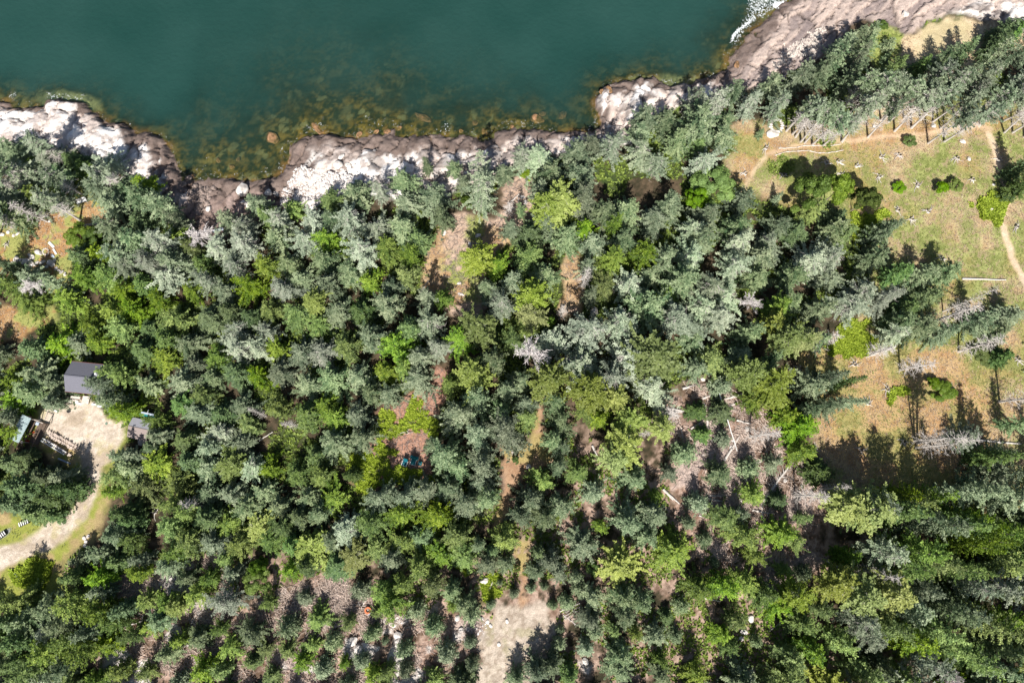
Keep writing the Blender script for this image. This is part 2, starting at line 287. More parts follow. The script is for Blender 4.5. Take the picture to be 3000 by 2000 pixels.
# sea bed: wrack, pale boulders
bed = two((.035, .04, .018), (.21, .145, .045), sm(.38, .72, nB * .55 + nC * .45)); bed = lerp(bed, (.26, .24, .14), .7 * sm(.80, .9, c2) * sm(.1, .3, e2)); bed = lerp(bed, (.03, .035, .02), .8 * sm(.48, .66, nA))
bed = lerp(bed, (.30, .15, .07), .6 * sm(-1.8, -.2, SD) * sm(.46, .62, nB * .5 + nA * .5)); bed = lerp(bed, two((.16, .15, .08), (.40, .38, .22), sm(.35, .65, nB * .6 + nA * .4)), np.maximum(ledge, ledge2 * .8) * (1 - .85 * np.maximum(crack, crack2)))
bed = lerp(bed, (.24, .20, .10), .5 * sm(.62, .75, fbm(X / 1.9, Y / 1.9, 151)))
col = np.where((SD < 0)[..., None], bed, col)

def grid_mesh(name, gx, gy, z):
    nx, ny = len(gx), len(gy); xx, yy = np.meshgrid(gx, gy)
    co = np.stack([xx, yy, z], -1).reshape(-1, 3)
    i = np.arange(nx - 1); j = np.arange(ny - 1); a = (j[:, None] * nx + i[None, :]).ravel()
    return fast_mesh(name, co, np.stack([a, a + 1, a + nx + 1, a + nx], -1), True)
def fast_mesh(name, co, quads, smooth=False):
    me = bpy.data.meshes.new(name); n = len(quads); k = quads.shape[1]
    me.vertices.add(len(co)); me.vertices.foreach_set('co', np.ascontiguousarray(co, np.float32).ravel())
    me.loops.add(n * k); me.loops.foreach_set('vertex_index', np.ascontiguousarray(quads, np.int32).ravel())
    me.polygons.add(n); me.polygons.foreach_set('loop_start', np.arange(0, n * k, k, dtype=np.int32))
    me.polygons.foreach_set('loop_total', np.full(n, k, np.int32))
    me.polygons.foreach_set('use_smooth', np.full(n, smooth, bool))
    me.update(calc_edges=True); return me
def attr(me, name, typ, dom, data):
    a = me.attributes.new(name, typ, dom)
    a.data.foreach_set('color' if typ == 'FLOAT_COLOR' else 'value', np.ascontiguousarray(data, np.float32).ravel())

# ------------------------------------------------------------------ materials
class NT:
    def __init__(s, name):
        s.m = bpy.data.materials.new(name); s.m.use_nodes = True; s.t = s.m.node_tree; s.b = s.t.nodes['Principled BSDF']; s.o = s.t.nodes['Material Output']
    def n(s, typ, **kw):
        nd = s.t.nodes.new('ShaderNode' + typ)
        for k, v in kw.items():
            if k in nd.inputs: nd.inputs[k].default_value = v
            else: setattr(nd, k, v)
        return nd
    def l(s, a, b): s.t.links.new(a, b)
    def noise(s, scale, det=3):
        tc = s.n('TexCoord'); nz = s.n('TexNoise', Scale=scale, Detail=det); s.l(tc.outputs['Object'], nz.inputs['Vector']); return nz.outputs['Fac']
    def ramp(s, fac, c0, c1, p0=.35, p1=.65):
        r = s.n('ValToRGB'); r.color_ramp.elements[0].position = p0; r.color_ramp.elements[1].position = p1
        r.color_ramp.elements[0].color = (*c0, 1); r.color_ramp.elements[1].color = (*c1, 1); s.l(fac, r.inputs['Fac']); return r.outputs['Color']
    def bump(s, fac, st, dist=.05):
        b = s.n('Bump', Strength=st, Distance=dist); s.l(fac, b.inputs['Height']); s.l(b.outputs['Normal'], s.b.inputs['Normal'])
def simple(name, c0, c1, scale=6, rough=.85, bump=.4, dist=.02, metal=0, p0=.35, p1=.65):
    t = NT(name); f = t.noise(scale); t.l(t.ramp(f, c0, c1, p0, p1), t.b.inputs['Base Color']); t.b.inputs['Roughness'].default_value = rough
    t.b.inputs['Metallic'].default_value = metal; t.b.inputs['Specular IOR Level'].default_value = .25
    if bump: t.bump(f, bump, dist)
    return t.m

def ground_mat():
    t = NT('ground'); a = t.n('Attribute', attribute_name='col')
    f1 = t.noise(7, 4); f2 = t.noise(28, 2)
    mx = t.n('MapRange'); mx.inputs['From Min'].default_value = .3; mx.inputs['From Max'].default_value = .7; mx.inputs['To Min'].default_value = .72; mx.inputs['To Max'].default_value = 1.25
    t.l(f1, mx.inputs['Value'])
    m = t.n('VectorMath', operation='SCALE'); t.l(a.outputs['Color'], m.inputs[0]); t.l(mx.outputs['Result'], m.inputs['Scale'])
    t.l(m.outputs['Vector'], t.b.inputs['Base Color']); t.b.inputs['Roughness'].default_value = .92; t.b.inputs['Specular IOR Level'].default_value = .15
    b2 = t.n('Bump', Strength=.35, Distance=.05); t.l(f2, b2.inputs['Height'])
    b1 = t.n('Bump', Strength=.6, Distance=.12); t.l(f1, b1.inputs['Height']); t.l(b2.outputs['Normal'], b1.inputs['Normal']); t.l(b1.outputs['Normal'], t.b.inputs['Normal'])
    return t.m
def water_mat():
    t = NT('water'); op = t.n('Attribute', attribute_name='opacity'); fo = t.n('Attribute', attribute_name='foam')
    n1 = t.noise(.05, 6)
    t.l(t.ramp(n1, (.011, .044, .037), (.022, .064, .055), .3, .72), t.b.inputs['Base Color'])
    t.b.inputs['Roughness'].default_value = .12; t.b.inputs['IOR'].default_value = 1.33
    w = t.noise(1.1, 6); t.bump(w, .6, .2)
    tr = t.n('BsdfTransparent'); tr.inputs['Color'].default_value = (.84, .90, .74, 1)
    mix = t.n('MixShader'); t.l(op.outputs['Fac'], mix.inputs[0]); t.l(tr.outputs[0], mix.inputs[1]); t.l(t.b.outputs[0], mix.inputs[2])
    gl = t.n('BsdfGlossy', Roughness=.12); gl.inputs['Color'].default_value = (.9, .9, .9, 1)
    fr = t.n('Fresnel', IOR=1.33); mx2 = t.n('MixShader'); inv = t.n('Math', operation='SUBTRACT'); inv.inputs[0].default_value = 1; t.l(op.outputs['Fac'], inv.inputs[1])
    fm = t.n('Math', operation='MULTIPLY'); t.l(fr.outputs[0], fm.inputs[0]); t.l(inv.outputs[0], fm.inputs[1])
    t.l(fm.outputs[0], mx2.inputs[0]); t.l(mix.outputs[0], mx2.inputs[1]); t.l(gl.outputs[0], mx2.inputs[2])
    df = t.n('BsdfDiffuse'); df.inputs['Color'].default_value = (.86, .9, .92, 1)
    fn = t.noise(1.5, 8); t.t.nodes[-1].inputs['Distortion'].default_value = 2.2; g = t.n('Math', operation='ADD'); t.l(fn, g.inputs[0]); t.l(fo.outputs['Fac'], g.inputs[1])
    th = t.n('MapRange'); th.inputs['From Min'].default_value = 1.04; th.inputs['From Max'].default_value = 1.32; t.l(g.outputs[0], th.inputs['Value'])
    mx3 = t.n('MixShader'); t.l(th.outputs['Result'], mx3.inputs[0]); t.l(mx2.outputs[0], mx3.inputs[1]); t.l(df.outputs[0], mx3.inputs[2])
    t.l(mx3.outputs[0], t.o.inputs['Surface']); return t.m
def leaf_mat(name, c0, c1, c2, trans=.22, var=.35):
    """c0..c1 vary from leaf spray to leaf spray, c2 is an odd paler spray; the whole tree shifts a little from tree to tree"""
    t = NT(name); a = t.n('Attribute', attribute_name='tint'); oi = t.n('ObjectInfo')
    r = t.n('ValToRGB'); e = r.color_ramp.elements; e[0].color = (*c0, 1); e[0].position = 0; e[1].color = (*c1, 1); e[1].position = .8
    x = e.new(1.0); x.color = (*c2, 1); t.l(a.outputs['Fac'], r.inputs['Fac'])
    hs = t.n('HueSaturation'); t.l(r.outputs['Color'], hs.inputs['Color'])
    h = t.n('MapRange'); h.inputs['To Min'].default_value = .482; h.inputs['To Max'].default_value = .515; t.l(oi.outputs['Random'], h.inputs['Value']); t.l(h.outputs['Result'], hs.inputs['Hue'])
    m7 = t.n('Math', operation='MULTIPLY'); m7.inputs[1].default_value = 7.31; t.l(oi.outputs['Random'], m7.inputs[0]); fr = t.n('Math', operation='FRACT'); t.l(m7.outputs[0], fr.inputs[0])
    v = t.n('MapRange'); v.inputs['To Min'].default_value = 1 - var; v.inputs['To Max'].default_value = 1 + var; t.l(fr.outputs[0], v.inputs['Value']); t.l(v.outputs['Result'], hs.inputs['Value'])
    m3 = t.n('Math', operation='MULTIPLY'); m3.inputs[1].default_value = 13.7; t.l(oi.outputs['Random'], m3.inputs[0]); f3 = t.n('Math', operation='FRACT'); t.l(m3.outputs[0], f3.inputs[0])
    s = t.n('MapRange'); s.inputs['To Min'].default_value = .78; s.inputs['To Max'].default_value = 1.15; t.l(f3.outputs[0], s.inputs['Value']); t.l(s.outputs['Result'], hs.inputs['Saturation'])
    t.l(hs.outputs['Color'], t.b.inputs['Base Color']); t.b.inputs['Roughness'].default_value = .55; t.b.inputs['Specular IOR Level'].default_value = .35
    tl = t.n('BsdfTranslucent'); t.l(hs.outputs['Color'], tl.inputs['Color']); mx = t.n('MixShader'); mx.inputs[0].default_value = trans
    t.l(t.b.outputs[0], mx.inputs[1]); t.l(tl.outputs[0], mx.inputs[2]); t.l(mx.outputs[0], t.o.inputs['Surface']); return t.m

M = dict(
 ground=ground_mat(), water=water_mat(),
 g=leaf_mat('needles_grey_green', (.045, .095, .040), (.320, .390, .215), (.46, .51, .36)),
 l=leaf_mat('needles_lichen', (.13, .18, .115), (.43, .49, .34), (.60, .61, .52)),
 b=leaf_mat('needles_green', (.045, .105, .012), (.285, .400, .065), (.40, .50, .12)),
 y=leaf_mat('needles_yellow_green', (.15, .20, .035), (.32, .38, .09), (.42, .46, .16)),
 d=leaf_mat('needles_dark', (.035, .080, .025), (.180, .265, .085), (.26, .34, .14)),
 t=leaf_mat('needles_coast', (.09, .14, .075), (.31, .375, .235), (.46, .48, .38)),
 r=leaf_mat('leaves_broad', (.09, .16, .018), (.21, .31, .04), (.30, .42, .07), .3),
 fern=leaf_mat('fern', (.20, .31, .03), (.42, .56, .07), (.58, .68, .14), .35, .05),
 grassg=leaf_mat('grass_green', (.22, .26, .08), (.36, .40, .14), (.44, .46, .2), .3, .05),
 grasst=leaf_mat('grass_dry', (.42, .30, .16), (.60, .47, .29), (.68, .55, .36), .3, .05),
 bark=simple('bark', (.16, .13, .115), (.34, .29, .26), 9), snag=simple('dead_wood', (.42, .38, .35), (.68, .63, .59), 8),
 snagd=simple('old_dead_wood', (.17, .14, .13), (.34, .29, .27), 8),
 stick=simple('dead_sticks', (.36, .27, .22), (.66, .55, .48), 6), paletwig=simple('pale_twigs', (.58, .53, .52), (.80, .75, .74), 6),
 boulder=simple('pale_granite', (.48, .43, .39), (.74, .70, .66), 2.2, .9, .5, .05), boulderd=simple('brown_granite', (.15, .12, .105), (.32, .25, .22), 2.2, .9, .5, .05),
 weedrock=simple('weedy_rock', (.10, .065, .025), (.36, .20, .11), 2.2, .8, .5, .05),
 shingle=simple('roof_shingles', (.105, .105, .13), (.19, .19, .225), 30, .9, .5, .01), shingleb=simple('brown_roof', (.21, .17, .16), (.30, .25, .23), 26, .9, .5, .01),
 paleroof=simple('grey_roof', (.27, .27, .31), (.36, .36, .40), 14, .8, .3, .01),
 metalgreen=simple('green_metal', (.33, .42, .43), (.42, .51, .52), 3, .5, .1, .005), teal=simple('teal_paint', (.01, .17, .19), (.02, .25, .26), 5, .5, .1, .005),
 tealdark=simple('teal_plastic', (.008, .10, .14), (.01, .14, .18), 5, .5, .1, .005), greenpanel=simple('green_panel', (.02, .15, .11), (.04, .22, .16), 5, .5, .1, .005),
 wall=simple('board_wall', (.34, .24, .19), (.48, .37, .31), 5), wood=simple('weathered_wood', (.46, .40, .35), (.70, .63, .57), 8), darkwood=simple('dark_wood', (.09, .065, .05), (.18, .13, .10), 8),
 white=simple('white_paint', (.72, .72, .72), (.84, .84, .84), 4, .6, .1, .005), alu=simple('aluminium', (.62, .64, .68), (.78, .80, .84), 6, .35, .05, .005, .6),
 trim=simple('red_brown_trim', (.16, .06, .05), (.24, .09, .08), 5), red=simple('red_paint', (.45, .04, .02), (.6, .07, .04), 5, .5, .1, .005), rust=simple('rusty_orange', (.50, .13, .05), (.66, .22, .10), 8, .7, .3, .005),
 black=simple('black_rubber', (.02, .02, .022), (.045, .045, .05), 8, .7), bluewood=simple('blue_grey_boards', (.30, .36, .44), (.46, .52, .60), 5), firewood=simple('cut_firewood', (.42, .33, .27), (.66, .56, .50), 12),
 stone=simple('field_stone', (.50, .45, .42), (.76, .71, .68), 3))

# ------------------------------------------------------------------ object helpers
def link(name, me, mat=None, parent=None):
    o = bpy.data.objects.new(name, me); COL.objects.link(o)
    if mat is not None and me is not None and not me.materials: me.materials.append(M[mat] if isinstance(mat, str) else mat)
    if parent: o.parent = parent
    return o
def tag(o, label=None, cat=None, group=None, kind=None):
    if label: o['label'] = label
    if cat: o['category'] = cat
    if group: o['group'] = group
    if kind: o['kind'] = kind
    return o
def empty(name, loc, rz=0, label=None, cat=None, group=None):
    o = bpy.data.objects.new(name, None); COL.objects.link(o); o.empty_display_size = .3; o.location = loc; o.rotation_euler = (0, 0, rz); return tag(o, label, cat, group)
def pct(x, y, z):
    u, v = proj(x, y, z); return max(0, min(100, u / 30)), max(0, min(100, v / 20))
USED = set()
ONES = 'zero one two three four five six seven eight nine ten eleven twelve thirteen fourteen fifteen sixteen seventeen eighteen nineteen'.split()
TENS = 'x x twenty thirty forty fifty sixty seventy eighty ninety'.split()
def word(n):
    n = int(n); return 'hundred' if n >= 100 else ONES[n] if n < 20 else TENS[n // 10] + ('-' + ONES[n % 10] if n % 10 else '')
LANDMARKS = [(240, 1105, 'the slate-roofed cabin'), (400, 1265, 'the brown-roofed shed'), (62, 1255, 'the green-roofed lean-to'), (250, 1380, 'the gravel drive'), (1510, 1860, 'the square gravel clearing'), (1205, 1352, 'the teal camp chairs'),
 (1130, 1290, 'the lime fern clearing'), (2498, 990, 'the bright fern patch'), (2270, 370, 'the white stone ring'), (2127, 1236, 'the long white pole'), (240, 590, 'the white bench'), (645, 545, 'the stony cove'), (1350, 720, 'the central clearing'), (1850, 330, 'the white headland'), (130, 740, 'the ring of stones'),
 (2920, 560, 'the narrow footpath'), (2780, 150, 'the tan grass field'), (1150, 480, 'the white ledges'), (2400, 430, 'the log edging'), (1465, 1280, 'the orange forest path'), (1080, 1784, 'the rusty orange drum')]
def uniq(look, x, y, z):            # a label that can be found in the photo: its look, the landmark beside it, then how far across and down it is
    a, b = pct(x, y, z); u, v = a * 30, b * 20; d, lx, ly, nm = min((math.hypot(u - q[0], v - q[1]), *q) for q in LANDMARKS)
    ddx, ddy = u - lx, v - ly; side = ('right of' if ddx > 0 else 'left of') if abs(ddx) > abs(ddy) else ('below' if ddy > 0 else 'above')
    s = f'{look}, {word(round(a))} across {word(round(b))} down in percent'
    if d < 260 and len(look.split()) + len(nm.split()) < 9: s = f'{look} {side} {nm}, {word(round(a))} across {word(round(b))} down in percent'
    for alt in (s, s.replace(look, 'taller ' + look, 1), s.replace(look, 'fuller ' + look, 1)):
        if alt not in USED: s = alt; break
    USED.add(s); return s

# ------------------------------------------------------------------ ground and sea
me = grid_mesh('ground', GX, GY, HZ); attr(me, 'col', 'FLOAT_COLOR', 'POINT', np.concatenate([np.clip(col, 0, 1), np.ones(col.shape[:2] + (1,))], -1))
tag(link('ground', me, 'ground'), kind='structure')
wgx = GX[::2]; wgy = GY[(GY > 30)][::2]; WX, WY = np.meshgrid(wgx, wgy)
dep = -samp(HZ, WX, WY); op = 1 - np.exp(-np.interp(proj(WX, WY, 0.0)[0], [0, 500, 650, 850, 1250, 1500, 1750, 2100], [1.25, 1.0, .62, .50, .62, .85, 1.1, .9]) * np.maximum(dep, 0) ** 1.15); op = np.clip(op * 1.02, 0, 1)
wu, wv = proj(WX, WY, 0.0)
def wmask(poly, soft):
    d = polydist(poly, wu, wv) * np.where(inside(poly, wu, wv), 1, -1); return sm(-soft, soft, d)
foam = .60 * wmask([(2140, 110), (2175, 40), (2190, -60), (2330, -60), (2312, 30), (2260, 45), (2200, 90), (2170, 130), (2150, 150), (2135, 150)], 26)
foam = np.maximum(foam, .84 * wmask([(2265, 0), (2310, 0), (2312, 22), (2290, 28), (2262, 30)], 9)); foam = np.maximum(foam, .74 * wmask([(2140, 100), (2210, 40), (2216, 52), (2165, 98), (2145, 130), (2134, 130)], 8))
foam = np.maximum(foam, .50 * wmask([(1290, 345), (1330, 355), (1330, 400), (1290, 405)], 14))
foam = np.maximum(foam, .52 * wmask([(20, 262), (60, 262), (60, 300), (20, 300)], 14)); foam = np.maximum(foam, .50 * wmask([(130, 262), (260, 270), (250, 300), (120, 300)], 12))
foam = np.maximum(foam, .52 * wmask([(1900, 225), (1985, 225), (1985, 255), (1900, 250)], 12)); foam = np.maximum(foam, .66 * wmask([(2040, 230), (2100, 215), (2100, 240), (2050, 255)], 12))
foam = np.maximum(foam, .44 * (dep < .3) * (dep > -.1) * (wu < 2600) * (np.abs(WX) < 120))
foam = np.where(dep > -.2, foam, 0)
me = grid_mesh('water', wgx, wgy, np.zeros(WX.shape)); attr(me, 'opacity', 'FLOAT', 'POINT', op); attr(me, 'foam', 'FLOAT', 'POINT', foam)
tag(link('water', me, 'water'), kind='structure')

# ------------------------------------------------------------------ tree shapes
def unit(v): return v / (np.linalg.norm(v, axis=-1, keepdims=True) + 1e-9)
def leaves(name, c, d, n, L, W, tint):
    d = unit(d); n = unit(n); s = unit(np.cross(n, d)); L = np.asarray(L).reshape(-1, 1) * np.ones((len(c), 1)); W = np.asarray(W).reshape(-1, 1) * np.ones((len(c), 1))
    up = unit(np.cross(d, s))
    co = np.stack([c - d * L * .5, c + s * W * .5 + d * L * .08 , c + d * L * .5 - up * L * .06, c - s * W * .5 + d * L * .08], 1).reshape(-1, 3)
    me = fast_mesh(name, co, np.arange(len(co)).reshape(-1, 4)); attr(me, 'tint', 'FLOAT', 'FACE', tint); return me
def tubes(lines, sides=4):
    """lines: list of (points Nx3, radii N); returns verts, quads of thin tapered limbs"""
    V, Q, off = [], [], 0
    for P, R in lines:
        P = np.asarray(P, float); R = np.asarray(R, float); T = unit(np.gradient(P, axis=0))
        ref = np.where(np.abs(T[:, 2:3]) > .9, np.array([[1., 0, 0]]), np.array([[0, 0, 1.]])); A = unit(np.cross(T, ref)); B = np.cross(T, A)
        k = len(P); a = np.arange(sides) * 2 * math.pi / sides
        ring = P[:, None] + R[:, None, None] * (np.cos(a)[None, :, None] * A[:, None] + np.sin(a)[None, :, None] * B[:, None]); V.append(ring.reshape(-1, 3))
        i = np.arange(k - 1)[:, None] * sides + off; j = np.arange(sides)[None]; j2 = (j + 1) % sides
        Q.append(np.stack([i + j, i + j2, i + sides + j2, i + sides + j], -1).reshape(-1, 4))
        Q.append(np.array([[off + q for q in (3, 2, 1, 0)]])) if sides == 4 else None
        if sides == 4: Q.append(np.array([[off + (k - 1) * 4 + q for q in (0, 1, 2, 3)]]))
        off += k * sides
    return np.concatenate(V), np.concatenate(Q)
def tube_mesh(name, lines, sides=4):
    v, q = tubes(lines, sides); return fast_mesh(name, v, q, sides > 4)

def trunk_lines(r, H, rad, lean=.15):
    z = np.linspace(-.4, H, 7); b = r.normal(0, lean, 2); w = r.normal(0, .05, (7, 2)); t = z / H
    P = np.stack([b[0] * t ** 2 + w[:, 0] * t, b[1] * t ** 2 + w[:, 1] * t, z], 1); return P, rad * (1 - .88 * np.clip(t, 0, 1)) * np.array([1.35, 1, 1, 1, 1, 1, 1])
def dead_branches(r, P, H, z0, z1, n, L, rad=.035, droop=.25, up=.0, twigs=2):
    out = []
    for k in range(n):
        z = r.uniform(z0, z1) * H; i = np.interp(z, P[:, 2], np.arange(len(P))); b = np.array([np.interp(i, np.arange(len(P)), P[:, c]) for c in range(3)])
        az = r.uniform(0, 2 * math.pi); ln = L * r.uniform(.45, 1.1) * (1 - .65 * max(0, z / H - .25)); s = np.linspace(0, 1, 5); cv = r.normal(0, .18) * ln
        d = np.array([math.cos(az), math.sin(az)]); e = np.array([-d[1], d[0]])
        Q = b + np.stack([d[0] * s * ln + e[0] * cv * s ** 2, d[1] * s * ln + e[1] * cv * s ** 2, ln * (up * s - droop * s ** 2 + .1 * s)], 1)
        out.append((Q, rad * (1 - .8 * s)))
        for _ in range(twigs):
            t0 = r.uniform(.35, .9); q0 = b + (Q - b)[0] + np.array([np.interp(t0, s, Q[:, c]) - b[c] for c in range(3)]); a2 = az + r.choice([-1, 1]) * r.uniform(.4, 1.0); l2 = ln * .35 * r.uniform(.5, 1.1)
            out.append((np.array([q0, q0 + np.array([math.cos(a2), math.sin(a2), r.uniform(-.2, .2)]) * l2 * .5, q0 + np.array([math.cos(a2 + .2), math.sin(a2 + .2), r.uniform(-.3, .2)]) * l2]), rad * .5 * np.array([1, .7, .3])))
    return out

def conifer(name, seed, H=12., R=2.7, base=.10, levels=26, pw=.75, L=.46, W=.21, slope=.15, droop=.28, gap=.06, nb0=9, fan=3, lob=.35, flat=.55, top=.3):
    r = np.random.default_rng(seed); C, D, N, LL, TT = [], [], [], [], []
    ph = r.uniform(0, 6.28, 4); am = r.uniform(.3, 1, 4) * lob
    for i in range(levels):
        t = base + (1 - base) * (i + r.uniform(0, 1)) / levels; q = (1 - t) / (1 - base); z = H * t
        rad = R * q ** pw * r.uniform(.72, 1.12) + top; nb = max(4, int(3 + nb0 * q)); a0 = r.uniform(0, 6.28)
        for b in range(nb):
            if r.random() < gap: continue
            az = a0 + 6.283 * b / nb + r.normal(0, .16); lobe = 1 + sum(am[k] * .5 * math.sin((k + 1) * az + ph[k] + z * .35) for k in range(4))
            rr = max(.3, rad * lobe * r.uniform(.72, 1.15)); ns = max(3, int(rr / .23)); tb = r.uniform(.0, .62); bend = r.normal(0, .25)
            s = np.linspace(.22, 1, ns) + r.normal(0, .02, ns); dx = np.array([math.cos(az), math.sin(az), 0]); sx = np.array([-dx[1], dx[0], 0])
            sl = slope + .5 * (t - .4)
            P = np.array([0, 0, z]) + dx * (s * rr)[:, None] + sx * (bend * s ** 2 * rr)[:, None] + np.array([0, 0, 1.]) * (rr * (sl * s - droop * s ** 2 + .10 * s ** 6))[:, None]
            for k in range(fan):
                side = (k - (fan - 1) / 2) / max(1, (fan - 1) / 2) if fan > 1 else 0
                wdt = .42 * min(1, rr / 1.6) * (1.15 - .75 * s)
                off = sx * (side * wdt * r.uniform(.6, 1.2, ns))[:, None] + r.normal(0, .05, (ns, 3))
                C.append(P + off); D.append(dx + sx * side * .95 + r.normal(0, .22, (ns, 3)) + np.array([0, 0, sl * .6 - droop * .8]))
                N.append(np.array([0, 0, flat]) + dx * .35 + r.normal(0, .33, (ns, 3))); LL.append(np.full(ns, L) * r.uniform(.7, 1.25, ns)); TT.append(np.clip(tb + r.normal(0, .13, ns) + .12 * s, 0, .82) + (r.random(ns) < .035) * .18)
    n = 26; zz = H * (1 + r.uniform(-.08, .03, n)); C.append(np.stack([r.normal(0, .09, n), r.normal(0, .09, n), zz], 1)); D.append(np.stack([r.normal(0, .6, n), r.normal(0, .6, n), np.full(n, .9)], 1))
    N.append(r.normal(0, 1, (n, 3))); LL.append(np.full(n, L * .8)); TT.append(r.uniform(.3, .8, n))
    C, D, N, LL, TT = map(np.concatenate, (C, D, N, LL, TT)); return leaves(name, C, D, N, LL, LL * (W / L), TT)

def cloudcrown(name, seed, H=5., R=2.4, z0=.25, n=26, leaf=.34, cl=.75, per=260, flat=.3, ball=False):
    """broad crown: leaf clumps on the ends of limbs, gaps between them"""
    r = np.random.default_rng(seed); C, N, T = [], [], []
    for k in range(n):
        az = r.uniform(0, 6.28); rr = R * math.sqrt(r.uniform(0, 1)) * r.uniform(.75, 1.08); hh = math.sqrt(max(0, 1 - (rr / (R * 1.12)) ** 2))
        z = H * (z0 + (1 - z0) * hh * r.uniform(.72, 1.0)); c = np.array([math.cos(az) * rr, math.sin(az) * rr, z]); sz = cl * r.uniform(.6, 1.25)
        v = unit(r.normal(0, 1, (per, 3))); v[:, 2] = np.abs(v[:, 2]) * .9 - .25; p = c + v * sz * r.uniform(.65, 1.05, (per, 1)) * np.array([1, 1, .62])
        C.append(p); N.append(v + np.array([0, 0, flat]) + r.normal(0, .35, (per, 3))); T.append(np.clip(r.uniform(.1, .6) + r.normal(0, .15, per), 0, .85) + (r.random(per) < .03) * .15)
    C, N, T = map(np.concatenate, (C, N, T)); D = np.cross(N, r.normal(0, 1, (len(N), 3))); return leaves(name, C, D, N, leaf * r.uniform(.7, 1.25, len(C)), leaf * .62, T)

PROTO = {}
def protos():
    for k in range(6):
        r = np.random.default_rng(100 + k); H = 12.
        PROTO.setdefault('g', []).append(dict(h=H, R=2.7, crown=conifer('spruce_crown', 200 + k, H, 2.7, .08, 23, .48 + .07 * (k % 3), gap=.10 + .05 * (k % 3), lob=.5 + .15 * (k % 2), nb0=6, fan=5, top=.35, L=.36, W=.18), trunk=tube_mesh('trunk', [trunk_lines(r, H, .17)], 7)))
        PROTO.setdefault('b', []).append(dict(h=H, R=2.7, crown=conifer('fir_crown', 300 + k, H, 2.6, .06, 22, .45 + .07 * (k % 3), L=.33, W=.17, slope=.25, droop=.25, nb0=7, fan=5, gap=.12, lob=.6, flat=.5, top=.35), trunk=tube_mesh('trunk', [trunk_lines(r, H, .17)], 7)))
    for k in range(4):
        r = np.random.default_rng(400 + k); H = 12.; tl = trunk_lines(r, H, .18)
        PROTO.setdefault('l', []).append(dict(h=H, R=2.7, crown=conifer('lichen_spruce_crown', 410 + k, H, 2.6, .22, 19, .45, gap=.18, lob=.7, nb0=6, L=.34, W=.17, flat=.7, fan=5), trunk=tube_mesh('trunk', [tl], 7),
            dead=tube_mesh('dead_branch', dead_branches(r, tl[0], H, .15, .92, 70, 2.5, .032, .3, .12), 4), dm='snag'))
        PROTO.setdefault('d', []).append(dict(h=H, R=2.7, crown=conifer('dark_spruce_crown', 430 + k, H, 2.6, .05, 26, .7, gap=.04), trunk=tube_mesh('trunk', [trunk_lines(r, H, .17)], 7)))
        PROTO.setdefault('y', []).append(dict(h=H, R=2.7, crown=conifer('pale_fir_crown', 450 + k, H, 2.7, .35, 20, .34, L=.42, W=.24, slope=.35, droop=.3, nb0=10, lob=.5, flat=.9, gap=.05, top=.55), trunk=tube_mesh('trunk', [trunk_lines(r, H, .18)], 7),
            dead=tube_mesh('dead_branch', dead_branches(r, tl[0], H, .3, .95, 30, 2.4, .028, .3, .15), 4), dm='snag'))
        tl = trunk_lines(r, 15., .25)
        PROTO.setdefault('t', []).append(dict(h=15., R=2.5, crown=conifer('tall_spruce_crown', 470 + k, 15., 2.2, .66, 13, .42, gap=.32, nb0=7, fan=4, lob=.45, L=.44, flat=.6), trunk=tube_mesh('trunk', [tl], 7), tm='snag',
            dead=tube_mesh('dead_branch', dead_branches(r, tl[0], 15., .22, .93, 130, 2.2, .05, .05, .25), 4), dm='snag'))
        tl = trunk_lines(r, 13., .2)
        PROTO.setdefault('s', []).append(dict(h=13., R=2.4, trunk=tube_mesh('trunk', [tl], 7), tm='snag', dead=tube_mesh('dead_branch', dead_branches(r, tl[0], 13., .12, .99, 105, 2.2, .04, .2, .2, 3), 4), dm='snag'))
        H = 5.; tl = trunk_lines(r, 2.4, .13)
        PROTO.setdefault('r', []).append(dict(h=H, R=2.5, crown=cloudcrown('leafy_crown', 500 + k), trunk=tube_mesh('trunk', [tl], 7)))
        PROTO.setdefault('n', []).append(dict(h=4., R=2.1, crown=conifer('young_spruce_crown', 520 + k, 4., 1.9, .03, 15, .55, L=.36, W=.17, gap=.03, nb0=11, top=.2, lob=.3), trunk=tube_mesh('trunk', [trunk_lines(r, 4., .08)], 7)))
        lines = []
        for q in range(46):
            az = r.uniform(0, 6.28); el = r.uniform(.15, 1.45); ln = 2.7 * r.uniform(.75, 1.1); s = np.linspace(0, 1, 5); o = np.array([0, 0, 5.0]); dd = np.array([math.cos(az) * math.cos(el), math.sin(az) * math.cos(el), math.sin(el) * .8]); Q = o + s[:, None] * dd * ln + r.normal(0, .08, (5, 3)) * s[:, None]
            lines.append((Q, .035 * (1 - .75 * s)))
            for w in range(12):
                t0 = r.uniform(.35, 1); p0 = o + dd * ln * t0; dv = unit(dd + r.normal(0, .75, 3)) * r.uniform(.3, .75); lines.append((np.array([p0, p0 + dv * .5 + r.normal(0, .04, 3), p0 + dv]), np.array([.035, .03, .018])))
        PROTO.setdefault('w', []).append(dict(h=7.5, R=2.7, trunk=tube_mesh('trunk', [trunk_lines(r, 5.6, .16)], 7), tm='snag', dead=tube_mesh('dead_crown', lines, 4), dm='paletwig'))
protos()
